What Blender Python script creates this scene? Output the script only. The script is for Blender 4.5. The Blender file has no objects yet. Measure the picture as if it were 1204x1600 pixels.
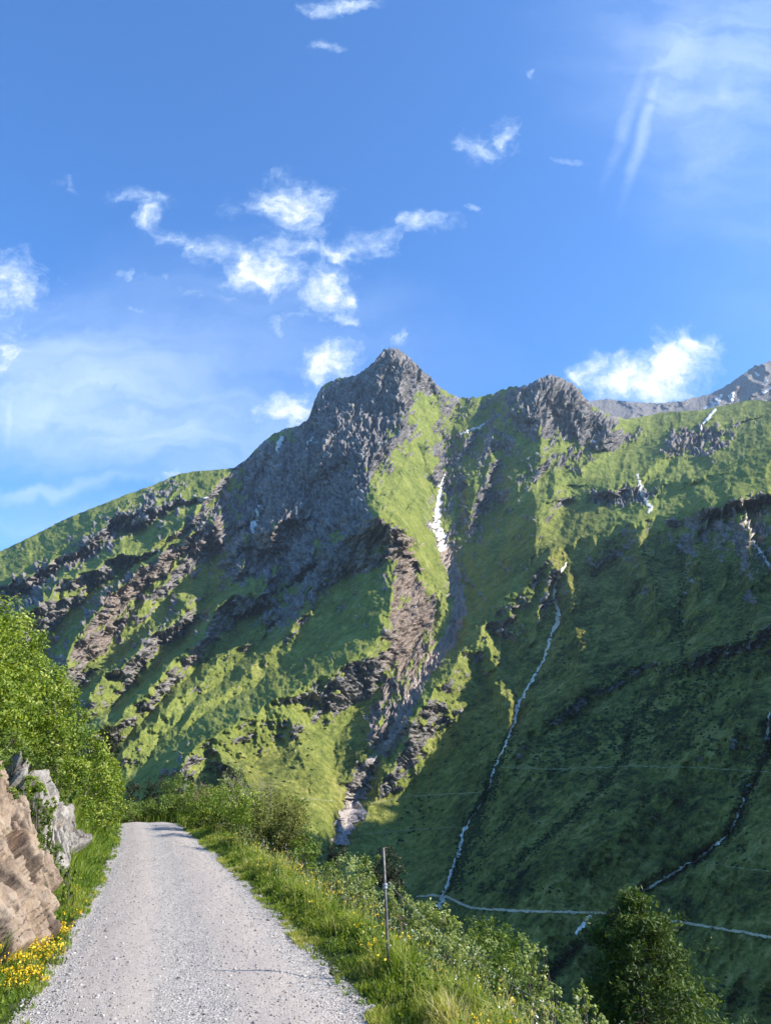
import bpy, math, random
import numpy as np
from mathutils import Vector

scene = bpy.context.scene
R = math.radians

# ------------------------------------------------------------------ camera
PITCH = R(18.2)
CAM_Z = 1.7
cam_data = bpy.data.cameras.new('camera')
cam_data.sensor_fit = 'VERTICAL'
cam_data.sensor_height = 36.0
cam_data.lens = 27.0
cam_data.clip_start = 0.05
cam_data.clip_end = 60000.0
cam = bpy.data.objects.new('camera', cam_data)
scene.collection.objects.link(cam)
cam.location = (0, 0, CAM_Z)
cam.rotation_euler = (R(90) + PITCH, 0, 0)
scene.camera = cam

# ------------------------------------------------------------------ light
SUN_AZ = R(97)          # clockwise from +Y (the view direction)
SUN_EL = R(34)
sun_dir = Vector((math.sin(SUN_AZ) * math.cos(SUN_EL), math.cos(SUN_AZ) * math.cos(SUN_EL), math.sin(SUN_EL)))
sd = bpy.data.lights.new('sun', 'SUN')
sd.energy = 5.0
sd.angle = R(0.5)
sd.color = (1.0, 0.95, 0.86)
sun = bpy.data.objects.new('sun', sd)
scene.collection.objects.link(sun)
sun.rotation_euler = sun_dir.to_track_quat('Z', 'Y').to_euler()
sun.location = (0, 0, 60)

scene.view_settings.view_transform = 'Standard'
scene.view_settings.look = 'None'
scene.view_settings.exposure = 0.90
scene.view_settings.gamma = 1.0
scene.cycles.use_denoising = True
scene.cycles.max_bounces = 6
scene.cycles.diffuse_bounces = 3
scene.cycles.transparent_max_bounces = 16
scene.cycles.volume_bounces = 1
scene.cycles.sample_clamp_indirect = 6.0


# ------------------------------------------------------------------ node helpers
class NT:
    def __init__(s, tree):
        s.t = tree; s.n = tree.nodes; s.l = tree.links
    def node(s, typ, **kw):
        nd = s.n.new(typ)
        for k, v in kw.items():
            setattr(nd, k, v)
        return nd
    def put(s, sock, v):
        if v is None: return
        if hasattr(v, 'is_output'): s.l.new(v, sock)
        else: sock.default_value = v
    def math(s, op, a, b=None, c=None, clamp=False):
        nd = s.node('ShaderNodeMath', operation=op); nd.use_clamp = clamp
        s.put(nd.inputs[0], a); s.put(nd.inputs[1], b)
        if c is not None: s.put(nd.inputs[2], c)
        return nd.outputs[0]
    def vmath(s, op, a, b=None, scale=None):
        nd = s.node('ShaderNodeVectorMath', operation=op)
        s.put(nd.inputs[0], a)
        if b is not None: s.put(nd.inputs[1], b)
        if scale is not None: s.put(nd.inputs[3], scale)
        return nd.outputs['Value'] if op in ('DOT_PRODUCT', 'LENGTH', 'DISTANCE') else nd.outputs[0]
    def noise(s, vec, scale, detail=4, rough=0.55, dist=0.0, ntype='FBM', color=False):
        nd = s.node('ShaderNodeTexNoise'); nd.noise_type = ntype
        s.put(nd.inputs['Vector'], vec); s.put(nd.inputs['Scale'], scale)
        nd.inputs['Detail'].default_value = detail
        nd.inputs['Roughness'].default_value = rough
        nd.inputs['Distortion'].default_value = dist
        return nd.outputs['Color'] if color else nd.outputs['Fac']
    def voro(s, vec, scale, feature='F1', out='Distance', rand=1.0):
        nd = s.node('ShaderNodeTexVoronoi', feature=feature)
        s.put(nd.inputs['Vector'], vec); s.put(nd.inputs['Scale'], scale)
        nd.inputs['Randomness'].default_value = rand
        return nd.outputs[out]
    def ss(s, v, lo, hi, a=0.0, b=1.0):
        nd = s.node('ShaderNodeMapRange', interpolation_type='SMOOTHSTEP')
        s.put(nd.inputs[0], v)
        for i, x in enumerate((lo, hi, a, b)): s.put(nd.inputs[i + 1], x)
        return nd.outputs[0]
    def mix(s, f, a, b, blend='MIX'):
        nd = s.node('ShaderNodeMix', data_type='RGBA', blend_type=blend)
        s.put(nd.inputs[0], f)
        s.put(nd.inputs[6], a if hasattr(a, 'is_output') else (*a, 1.0))
        s.put(nd.inputs[7], b if hasattr(b, 'is_output') else (*b, 1.0))
        return nd.outputs[2]
    def ramp(s, v, stops):
        nd = s.node('ShaderNodeValToRGB')
        el = nd.color_ramp.elements
        while len(el) < len(stops): el.new(0.5)
        for e, (p, c) in zip(el, stops):
            e.position = p; e.color = (*c, 1)
        s.put(nd.inputs[0], v)
        return nd.outputs[0]
    def attr(s, name, out='Fac'):
        nd = s.node('ShaderNodeAttribute', attribute_name=name)
        return nd.outputs[out]
    def bump(s, h, strength, dist, normal=None):
        nd = s.node('ShaderNodeBump')
        s.put(nd.inputs['Strength'], strength); s.put(nd.inputs['Distance'], dist)
        s.put(nd.inputs['Height'], h)
        if normal is not None: s.put(nd.inputs['Normal'], normal)
        return nd.outputs[0]


def material(name, rough=0.9, spec=0.2):
    m = bpy.data.materials.new(name); m.use_nodes = True
    b = m.node_tree.nodes['Principled BSDF']
    b.inputs['Roughness'].default_value = rough
    b.inputs['Specular IOR Level'].default_value = spec
    return m, NT(m.node_tree), b


# ------------------------------------------------------------------ sky
def px_dir(px, py):
    px = np.asarray(px, float); py = np.asarray(py, float)
    u = (px - 602.0) / 1200.0; v = (800.0 - py) / 1200.0
    return np.stack([u, math.cos(PITCH) - math.sin(PITCH) * v, math.sin(PITCH) + math.cos(PITCH) * v], -1)

def px_at(px, py, Y):
    d = px_dir(px, py)
    t = np.asarray(Y, float) / d[..., 1]
    return d * t[..., None] + np.array([0, 0, CAM_Z])

world = bpy.data.worlds.new('World'); scene.world = world
world.use_nodes = True
W = NT(world.node_tree)
bg = world.node_tree.nodes['Background']
sky = W.node('ShaderNodeTexSky', sky_type='NISHITA')
sky.sun_disc = False
sky.sun_elevation = SUN_EL
sky.sun_rotation = SUN_AZ
sky.altitude = 1800.0
sky.air_density = 1.0
sky.dust_density = 0.6
sky.ozone_density = 2.0
bg.inputs['Strength'].default_value = 0.11
HAZE = 3.0e-5
SKY_TINT = (0.52, 1.07, 1.60)
CLOUD_THIN = (4.0, 5.0, 6.2)
CLOUD_CORE = (6.8, 6.85, 7.0)
# clouds: soft puffs given by direction (u = x/y, v = z/y of the view vector), broken up by noise
def uv_of(px, py):
    d = px_dir(px, py); return float(d[0] / d[1]), float(d[2] / d[1])

CLOUDS = [  # px, py, rx, ry, tilt, weight
    (218, 306, 56, 20, 8, .95), (240, 338, 24, 30, 15, .85), (285, 385, 46, 20, 25, .8), (345, 402, 48, 26, 10, .85), (452, 330, 56, 46, 0, 1.1), (412, 292, 14, 16, 0, .6), (488, 318, 18, 24, 0, .55),
    (420, 432, 74, 36, 14, 1.15), (505, 455, 40, 48, 40, 1.05), (535, 495, 26, 18, 0, .8), (470, 394, 74, 14, 2, .9), (545, 398, 60, 12, 5, .8), (600, 400, 26, 10, 0, .6), (380, 470, 30, 16, 20, .55), (250, 440, 30, 14, 30, .45), (545, 545, 26, 16, 0, .6), (300, 468, 36, 20, 30, .5), (490, 370, 26, 26, 50, .6), (355, 335, 22, 34, 20, .42),
    (585, 378, 40, 26, -25, .8), (655, 350, 56, 17, 4, .9), (510, 566, 54, 40, 12, 1.15), (475, 600, 36, 30, 0, .6), (440, 634, 60, 34, 22, 1.1), (470, 650, 36, 30, 0, .9), (440, 510, 22, 12, 0, .62), (325, 512, 18, 12, 0, .5),
    (18, 455, 50, 52, 20, 1.0), (12, 548, 38, 46, 20, 1.15), (97, 452, 28, 28, 0, .55), (188, 482, 60, 13, 3, .55), (200, 443, 16, 8, 0, .5), (275, 660, 24, 14, 0, .5),
    (750, 234, 30, 18, 22, .85), (797, 212, 20, 24, 0, .72), (885, 247, 22, 10, 0, .55), (530, 8, 52, 13, 0, .95), (507, 62, 20, 12, -10, .5), (838, 117, 10, 8, 0, .45), (733, 328, 9, 6, 0, .45),
    (1050, 562, 60, 40, -22, 1.35), (1090, 540, 40, 28, -10, 1.2), (990, 592, 60, 34, -10, 1.2), (1030, 605, 50, 26, 0, 1.2), (1005, 570, 50, 26, -10, 1.0), (925, 582, 40, 22, -20, .95), (960, 570, 34, 18, -25, .8), (960, 608, 44, 18, 0, .85),
    (258, 744, 40, 12, -16, .9), (348, 731, 14, 6, 0, .9), (612, 530, 20, 18, 60, .6), (1204, 380, 8, 22, 0, .6), (1150, 250, 10, 12, 0, .4), (115, 290, 20, 12, 0, .35)]
VEILS = [(280, 640, 440, 90, 14, .30), (60, 590, 260, 110, 0, .30), (80, 762, 110, 13, -6, .42), (350, 690, 220, 60, 8, .30), (1150, 20, 260, 150, -50, .22), (450, 490, 240, 70, 15, .20), (20, 660, 200, 60, 0, .2), (1180, 200, 150, 260, 0, .16), (60, 820, 160, 50, 0, .3)]
STREAKS = [(1048, 70, 972, 300, 7, .30), (1012, 95, 945, 275, 7, .22), (1150, 100, 1115, 190, 12, .22), (1090, 0, 1020, 200, 26, .22), (1170, 60, 1060, 330, 40, .14), (10, 620, 18, 700, 4, .15)]

tc = W.node('ShaderNodeTexCoord').outputs['Generated']
sep = W.node('ShaderNodeSeparateXYZ'); W.put(sep.inputs[0], tc)
ysafe = W.math('MAXIMUM', sep.outputs[1], .02)
U = W.math('DIVIDE', sep.outputs[0], ysafe); V_ = W.math('DIVIDE', sep.outputs[2], ysafe)
cmb = W.node('ShaderNodeCombineXYZ'); W.put(cmb.inputs[0], U); W.put(cmb.inputs[1], V_); cmb.inputs[2].default_value = 0
UV = cmb.outputs[0]
w1 = W.noise(UV, 9.0, 5, .6, color=True)
w1 = W.vmath('MULTIPLY', W.vmath('SUBTRACT', w1, (.5, .5, .5)), (.15, .12, 0))
UVw = W.vmath('ADD', UV, w1)

def ellipse(vec, px, py, rx, ry, tilt, wt, soft=1.0):
    u0, v0 = uv_of(px, py)
    ur, vr = uv_of(px + 10, py); ud, vd = uv_of(px, py + 10)
    sx = abs(ur - u0) / 10; sy = abs(vd - v0) / 10
    mp = W.node('ShaderNodeMapping', vector_type='TEXTURE')
    W.put(mp.inputs[0], vec)
    mp.inputs['Location'].default_value = (u0, v0, 0)
    mp.inputs['Rotation'].default_value = (0, 0, -R(tilt))
    mp.inputs['Scale'].default_value = (rx * sx, ry * sy, 1)
    ln = W.vmath('LENGTH', mp.outputs[0])
    nd = W.node('ShaderNodeMapRange', interpolation_type='SMOOTHSTEP')
    W.put(nd.inputs[0], ln)
    for i, x in enumerate((1.8, .1, 0., wt)): nd.inputs[i + 1].default_value = x
    return nd.outputs[0]

acc = None
for cdef in CLOUDS:
    e = ellipse(UVw, *cdef)
    acc = e if acc is None else W.math('MAXIMUM', acc, e)
fb1 = W.noise(UVw, 18, 9, .66); fb2 = W.noise(UV, 46, 6, .65)
f_ = W.math('ADD', W.math('MULTIPLY', fb1, .72), W.math('MULTIPLY', fb2, .28))
dens = W.math('ADD', acc, W.math('MULTIPLY', W.math('SUBTRACT', f_, .5), 3.2))
dens = W.math('MULTIPLY', dens, W.ss(acc, .02, .22))
puff = W.ss(dens, .15, 1.6)
core = W.ss(dens, .65, 1.5)
vac = None
for vdef in VEILS:
    e = ellipse(UVw, *vdef)
    vac = e if vac is None else W.math('ADD', vac, e)
mpv = W.node('ShaderNodeMapping'); W.put(mpv.inputs[0], UVw)
mpv.inputs['Rotation'].default_value = (0, 0, R(12)); mpv.inputs['Scale'].default_value = (2.2, 9, 1)
vn = W.noise(mpv.outputs[0], 1.3, 6, .6)
veil = W.math('MULTIPLY', vac, W.ss(vn, .25, .72, .35, 1.3))
sac = None
for x0, y0, x1, y1, wd, wt in STREAKS:
    e = ellipse(UVw if wd > 30 else W.vmath('ADD', UV, W.vmath('SCALE', w1, scale=.18)), (x0 + x1) / 2, (y0 + y1) / 2, math.hypot(x1 - x0, y1 - y0) / 2, wd, math.degrees(math.atan2(y1 - y0, x1 - x0)), wt)
    sac = e if sac is None else W.math('MAXIMUM', sac, e)
sac = W.math('MULTIPLY', sac, W.ss(fb1, .35, .6, .5, 1.2))
cover = W.math('MAXIMUM', W.math('MULTIPLY', puff, .94), W.math('ADD', veil, sac), clamp=False)
cover = W.math('MINIMUM', cover, .97)
hs = W.node('ShaderNodeHueSaturation'); hs.inputs['Saturation'].default_value = 1.0
W.put(hs.inputs['Color'], sky.outputs[0])
skyc = W.mix(1.0, hs.outputs[0], SKY_TINT, 'MULTIPLY')
ccol = W.mix(core, CLOUD_THIN, CLOUD_CORE)
vfrac = W.ss(puff, .0, .35)
ccol = W.mix(vfrac, (3.9, 4.9, 6.5), ccol)
final = W.mix(cover, skyc, ccol)
W.put(bg.inputs['Color'], final)
# ------------------------------------------------------------------ numpy noise
_rng = np.random.RandomState(7)
_perm = np.tile(_rng.permutation(512), 3).astype(np.int32)
_g2 = np.stack([np.cos(_rng.rand(512) * 6.2832), np.sin(_rng.rand(512) * 6.2832)], -1)
_a = _rng.rand(512) * 6.2832
_g2 = np.stack([np.cos(_a), np.sin(_a)], -1)

def perlin(x, y, seed=0):
    x = x + seed * 17.31; y = y + seed * 9.77
    xi = np.floor(x).astype(np.int32); yi = np.floor(y).astype(np.int32)
    xf = x - xi; yf = y - yi
    u = xf * xf * xf * (xf * (xf * 6 - 15) + 10); v = yf * yf * yf * (yf * (yf * 6 - 15) + 10)
    xi &= 511; yi &= 511
    def g(ix, iy, dx, dy):
        h = _perm[_perm[ix & 511] + (iy & 511)] & 511
        gr = _g2[h]
        return gr[..., 0] * dx + gr[..., 1] * dy
    n00 = g(xi, yi, xf, yf); n10 = g(xi + 1, yi, xf - 1, yf)
    n01 = g(xi, yi + 1, xf, yf - 1); n11 = g(xi + 1, yi + 1, xf - 1, yf - 1)
    return ((n00 * (1 - u) + n10 * u) * (1 - v) + (n01 * (1 - u) + n11 * u) * v) * 1.5

def fbm(x, y, oct=4, seed=0, gain=0.5, lac=2.03):
    s = 0; a = 1.0; t = 0
    for i in range(oct):
        s = s + a * perlin(x, y, seed + i * 3); t += a
        a *= gain; x = x * lac; y = y * lac
    return s / t

def ridged(x, y, oct=4, seed=0, gain=0.5, lac=2.03):
    s = 0; a = 1.0; t = 0; w = 1.0
    for i in range(oct):
        n = 1 - np.abs(perlin(x, y, seed + i * 3)) * 1.6
        n = np.clip(n, 0, 1) ** 2 * w
        w = np.clip(n * 1.6, 0.15, 1)
        s = s + a * n; t += a
        a *= gain; x = x * lac; y = y * lac
    return s / t

def sstep(x, a, b):
    t = np.clip((x - a) / (b - a), 0, 1)
    return t * t * (3 - 2 * t)

def tps(ctrl, X, Y):
    c = np.array(ctrl, float)
    P = c[:, :2] / 400.0; v = np.log(c[:, 2]); n = len(P)
    def phi(r2):
        return 0.5 * r2 * np.log(r2 + 1e-9)
    d2 = ((P[:, None] - P[None]) ** 2).sum(-1)
    A = np.zeros((n + 3, n + 3)); A[:n, :n] = phi(d2) + np.eye(n) * 0.003
    A[:n, n] = 1; A[:n, n + 1:] = P; A[n, :n] = 1; A[n + 1:, :n] = P.T
    w = np.linalg.solve(A, np.concatenate([v, np.zeros(3)]))
    x = X / 400.0; y = Y / 400.0
    out = w[n] + w[n + 1] * x + w[n + 2] * y
    for i in range(n):
        out = out + w[i] * phi((x - P[i, 0]) ** 2 + (y - P[i, 1]) ** 2)
    return out

def line_field(pts, X, Y, reach):
    """distance, side (+1 = right of travel when going down the picture) and weight along a polyline"""
    pts = np.array([(p[0], p[1], p[2] if len(p) > 2 else 1.0) for p in pts], float)
    best = np.full(X.shape, 1e9); side = np.zeros(X.shape); wt = np.zeros(X.shape)
    for a, b in zip(pts[:-1], pts[1:]):
        ex, ey = b[0] - a[0], b[1] - a[1]; L2 = ex * ex + ey * ey + 1e-9
        t = np.clip(((X - a[0]) * ex + (Y - a[1]) * ey) / L2, 0, 1)
        dx = X - a[0] - t * ex; dy = Y - a[1] - t * ey
        d = np.hypot(dx, dy)
        m = d < best
        best = np.where(m, d, best)
        side = np.where(m, np.sign(dx * ey - dy * ex), side)
        wt = np.where(m, a[2] + (b[2] - a[2]) * t, wt)
    return best, side, wt

# ------------------------------------------------------------------ the mountain relief
SKY_MAIN = [(-420, 985), (-250, 940), (-100, 893), (0, 862), (50, 838), (100, 812), (150, 792), (200, 772), (240, 758), (275, 742), (300, 737), (340, 734),
            (366, 731), (385, 718), (400, 702), (418, 684), (440, 672), (465, 667), (480, 657), (490, 632), (497, 612), (510, 599),
            (530, 592), (555, 588), (570, 578), (585, 565), (598, 549), (608, 544), (620, 546), (640, 559), (655, 574), (672, 592), (690, 608),
            (708, 619), (718, 623), (735, 622), (750, 620), (770, 617), (782, 611), (798, 604), (808, 606), (822, 603), (832, 597), (845, 590), (858, 587), (872, 589),
            (890, 598), (905, 610), (915, 624), (930, 637), (945, 645), (960, 650), (975, 655), (1000, 652), (1030, 645), (1060, 643), (1095, 641),
            (1118, 636), (1135, 633), (1160, 627), (1180, 625), (1204, 628), (1300, 608), (1450, 578), (1630, 470), (1900, 350)]

CTRL = [(-400, 985, 1900), (-400, 1150, 1300), (-400, 1400, 750), (-150, 905, 2080), (-150, 1100, 1350), (-150, 1300, 850), (-150, 1600, 430),
        (0, 862, 2200), (0, 960, 1800), (0, 1100, 1330), (0, 1250, 920), (0, 1450, 580), (0, 1660, 380),
        (200, 770, 2350), (200, 900, 1880), (200, 1000, 1560), (200, 1100, 1270), (200, 1230, 900), (200, 1450, 540), (200, 1660, 370),
        (400, 702, 2450), (400, 850, 1950), (400, 1000, 1500), (400, 1100, 1180), (400, 1200, 880), (400, 1330, 640), (400, 1500, 470), (400, 1660, 365),
        (510, 600, 2520), (600, 545, 2480), (600, 700, 2060), (600, 800, 1760), (600, 950, 1350), (600, 1100, 1120), (600, 1250, 940), (600, 1400, 740), (600, 1660, 440),
        (720, 622, 2520), (720, 750, 2120), (720, 850, 1830), (720, 1000, 1400),
        (860, 590, 2420), (860, 700, 2120), (860, 800, 1800), (850, 900, 1430), (850, 1000, 1170), (850, 1200, 790), (850, 1400, 550), (850, 1660, 350),
        (975, 655, 2450), (1000, 720, 2050), (1000, 780, 1700), (1000, 850, 1350), (1000, 1000, 1030), (1000, 1200, 700), (1000, 1400, 500), (1000, 1550, 430), (1000, 1660, 350),
        (1100, 640, 2450), (1204, 628, 2250), (1204, 690, 1650), (1204, 760, 1200), (1204, 900, 860), (1204, 1100, 600), (1204, 1300, 450), (1204, 1470, 370), (1204, 1660, 320),
        (1400, 600, 1550), (1400, 800, 880), (1400, 1100, 550), (1400, 1400, 395), (1400, 1660, 300), (1630, 470, 1080), (1630, 700, 800), (1630, 1000, 540), (1630, 1500, 320), (1900, 350, 800), (1900, 700, 600), (1900, 1100, 430), (1900, 1660, 280)]

# crest lines: (points, height m, width of the left flank px, width of the right flank px)
RIDGES = [
    # main peak: summit down the great crest, then its two branches
    ([(612, 540, .6), (622, 600), (632, 650), (624, 680), (600, 695), (562, 715), (570, 740), (578, 785), (596, 811)], 150, 95, 120),
    ([(596, 811), (549, 839), (510, 858), (483, 876, .8), (455, 905, .3)], 90, 50, 60),
    ([(596, 811), (612, 850), (615, 900), (606, 950), (600, 985), (575, 1012, .8), (530, 1035, .5)], 95, 70, 75),
    ([(596, 800), (640, 835), (668, 880), (695, 930), (705, 970, .4)], 45, 40, 40),
    ([(575, 975, .3), (540, 985), (500, 1010), (470, 1030, .3)], 30, 26, 30),
    ([(530, 870, .4), (500, 905), (470, 935), (440, 975, .4)], 26, 22, 26),
    ([(560, 1030, .4), (480, 1068), (432, 1092), (400, 1112), (350, 1140), (305, 1170), (272, 1205, .7), (262, 1225, .3)], 60, 48, 70),
    ([(432, 1092, .6), (455, 1125), (470, 1160), (480, 1200, .5)], 35, 40, 50),
    ([(300, 1168, .6), (335, 1175), (372, 1205), (395, 1240, .5)], 40, 20, 30),
    # shoulder to the left of the summit
    ([(497, 605, .5), (505, 640), (500, 690), (470, 730), (440, 780, .4)], 60, 45, 60),
    ([(420, 680, .4), (440, 740), (420, 800), (395, 830, .4)], 40, 35, 40),
    ([(555, 585, .4), (560, 640), (545, 700, .4)], 26, 30, 30),
    # ribs of the left massif
    ([(366, 735, .5), (330, 765), (290, 783), (230, 800), (170, 815), (130, 850), (90, 875), (40, 900), (-60, 950)], 60, 60, 22),
    ([(330, 790, .5), (307, 804), (286, 812), (258, 838), (230, 860), (174, 873), (122, 898), (98, 915), (66, 943), (31, 964), (-60, 1010)], 85, 40, 46),
    ([(350, 800, .4), (331, 818), (300, 835), (265, 853), (223, 884), (188, 915), (160, 943), (132, 978), (112, 1006), (101, 1041), (70, 1080, .5)], 80, 34, 46),
    ([(305, 860, .4), (293, 870), (265, 894), (240, 925), (215, 955, .5), (190, 985, .2)], 38, 18, 26),
    ([(470, 800, .3), (419, 832), (384, 849), (370, 860), (363, 894), (350, 925, .5)], 60, 34, 34),
    ([(300, 935, .4), (293, 943), (279, 964), (244, 989), (212, 1020), (195, 1035), (169, 1050), (163, 1069), (140, 1095), (110, 1120, .4)], 52, 24, 36),
    ([(410, 900, .4), (394, 919), (370, 933), (349, 938), (324, 964), (303, 1006), (279, 1027), (255, 1050), (225, 1080), (195, 1110), (150, 1150)], 62, 32, 40),
    ([(420, 960, .4), (385, 1000), (350, 1030), (315, 1060), (270, 1100), (230, 1140), (190, 1180)], 30, 30, 34),
    ([(500, 930, .3), (450, 990), (410, 1030), (360, 1070), (310, 1110), (260, 1150, .4)], 26, 30, 34),
    ([(180, 1040, .4), (150, 1044), (112, 1061), (70, 1100)], 30, 18, 24),
    ([(180, 770, .2), (100, 830), (30, 870), (-60, 915)], 20, 30, 30),
    # right massif
    ([(858, 585, .5), (845, 615), (835, 650), (843, 690), (838, 730), (828, 770), (830, 810), (835, 850, .6)], 75, 60, 45),
    ([(872, 588, .4), (895, 625), (925, 655), (955, 675), (975, 684, .4)], 60, 40, 34),
    ([(800, 604, .4), (795, 640), (775, 690), (760, 740), (745, 770), (738, 800, .4)], 48, 40, 40),
    ([(880, 640, .3), (900, 680), (905, 700, .3)], 30, 22, 22),
    ([(745, 620, .4), (735, 660), (722, 700), (720, 740, .4)], 36, 22, 30),
    ([(880, 700, .3), (870, 740), (862, 780), (840, 830), (800, 880), (770, 930, .3)], 30, 26, 30),
    # crest of the near right hillside
    ([(1330, 640), (1204, 722), (1132, 772), (1052, 797), (952, 827), (882, 850), (842, 885), (792, 940), (747, 985), (702, 1050), (640, 1120), (590, 1190, .6)], 105, 70, 60),
    ([(1150, 660, .4), (1110, 672), (1060, 690), (1035, 712), (1010, 742), (960, 765), (900, 775, .5)], 50, 60, 13),
    ([(1120, 742, .3), (1060, 752), (1010, 760), (960, 770), (915, 764, .4)], 34, 40, 12),
    ([(1204, 770, .8), (1160, 782), (1110, 792), (1060, 808, .3)], 30, 30, 16),
    ([(1000, 655, .2), (960, 672), (935, 685), (895, 700, .3)], 24, 20, 20),
    # ribs on the near right hillside
    ([(747, 985, .5), (765, 1022), (782, 1065), (793, 1122), (785, 1160, .4)], 26, 22, 18),
    ([(860, 860, .5), (880, 900), (895, 950), (905, 1010), (900, 1080, .3)], 22, 34, 40),
    ([(985, 820, .6), (1003, 870), (1022, 920), (1035, 975, .4)], 20, 22, 26),
    ([(1100, 785, .6), (1085, 840), (1090, 900), (1085, 960, .3)], 18, 24, 26),
    ([(1145, 778, .8), (1155, 815), (1170, 860), (1180, 920), (1185, 1000, .3)], 22, 18, 26),
    ([(1204, 980), (1080, 1030), (985, 1040), (905, 1085), (850, 1125), (805, 1170), (770, 1220, .3)], 20, 34, 22),
    ([(960, 690, .3), (930, 720), (890, 745), (850, 780), (815, 830, .4)], 34, 26, 30),
    ([(1080, 690, .3), (1060, 720), (1000, 800), (960, 825, .3)], 24, 22, 24),
    ([(1204, 690, .5), (1150, 712), (1090, 745), (1040, 770, .3)], 34, 26, 16),
    ([(780, 640, .3), (765, 690), (742, 740), (735, 800), (728, 860, .3)], 30, 20, 26),
    ([(800, 690, .3), (805, 740), (790, 800), (760, 860), (740, 900, .3)], 30, 22, 28),
    ([(540, 640, .3), (500, 720), (455, 790), (415, 850), (380, 890, .3)], 40, 24, 30),
    ([(480, 690, .3), (445, 750), (400, 800), (350, 840, .3)], 36, 20, 26),
    ([(560, 740, .4), (520, 800), (470, 850), (420, 910), (370, 970, .3)], 40, 24, 30),
    ([(1190, 820, .3), (1090, 1000), (990, 1180), (905, 1330), (840, 1450), (740, 1660)], 26, 280, 170),
    ([(1300, 1090), (1204, 1120), (1120, 1160), (1050, 1210), (960, 1300), (880, 1370, .5)], 12, 60, 40),
]
GULLIES = [
    ([(716, 622, .7), (703, 655), (695, 690), (690, 740), (684, 785), (683, 830), (700, 868), (714, 915), (718, 955), (702, 1000), (672, 1040), (640, 1090), (612, 1150), (590, 1190), (560, 1240), (532, 1310), (510, 1370)], 48, 26, 26),
    ([(684, 800, .5), (670, 760), (655, 700), (640, 650, .2)], 20, 14, 14),
    ([(883, 880, .3), (865, 915), (872, 955), (865, 985), (850, 1025), (832, 1058), (808, 1100), (802, 1130), (785, 1170), (768, 1220), (752, 1260), (732, 1290), (716, 1340), (702, 1390), (680, 1430)], 15, 16, 16),
    ([(1052, 810, .3), (1060, 850), (1065, 900), (1062, 980), (1066, 1030, .6)], 16, 20, 20),
    ([(1040, 1060, .3), (1000, 1090), (985, 1130), (975, 1180), (950, 1220), (900, 1270), (850, 1312), (800, 1352), (760, 1392, .5)], 8, 12, 12),
    ([(820, 1240, .4), (790, 1275), (770, 1310, .3)], 4, 9, 9),
    ([(1240, 1050), (1200, 1120), (1200, 1180), (1165, 1245), (1142, 1300), (1100, 1337), (1050, 1367), (990, 1402), (940, 1450), (890, 1490), (840, 1540)], 10, 15, 15),
    ([(400, 770, .3), (402, 800), (396, 840), (350, 900), (330, 935), (295, 990), (255, 1030), (215, 1070), (180, 1110)], 35, 22, 22),
    ([(940, 830, .3), (960, 880), (985, 940), (1010, 1000, .3)], 10, 16, 16),
    ([(1168, 790, .4), (1180, 840), (1204, 890), (1230, 950)], 10, 10, 10),
    ([(430, 700, .5), (405, 760), (400, 790, .3)], 20, 14, 14),
    ([(970, 700, .3), (930, 730), (880, 745), (840, 760, .3)], 18, 30, 30),
]

NX, NY = 1500, 1080
def make_cols():
    a = np.linspace(-420, -30, 130, endpoint=False)
    b = np.linspace(-30, 1240, 1180, endpoint=False)
    c = np.linspace(1240, 1900, 190)
    return np.concatenate([a, b, c])

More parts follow.
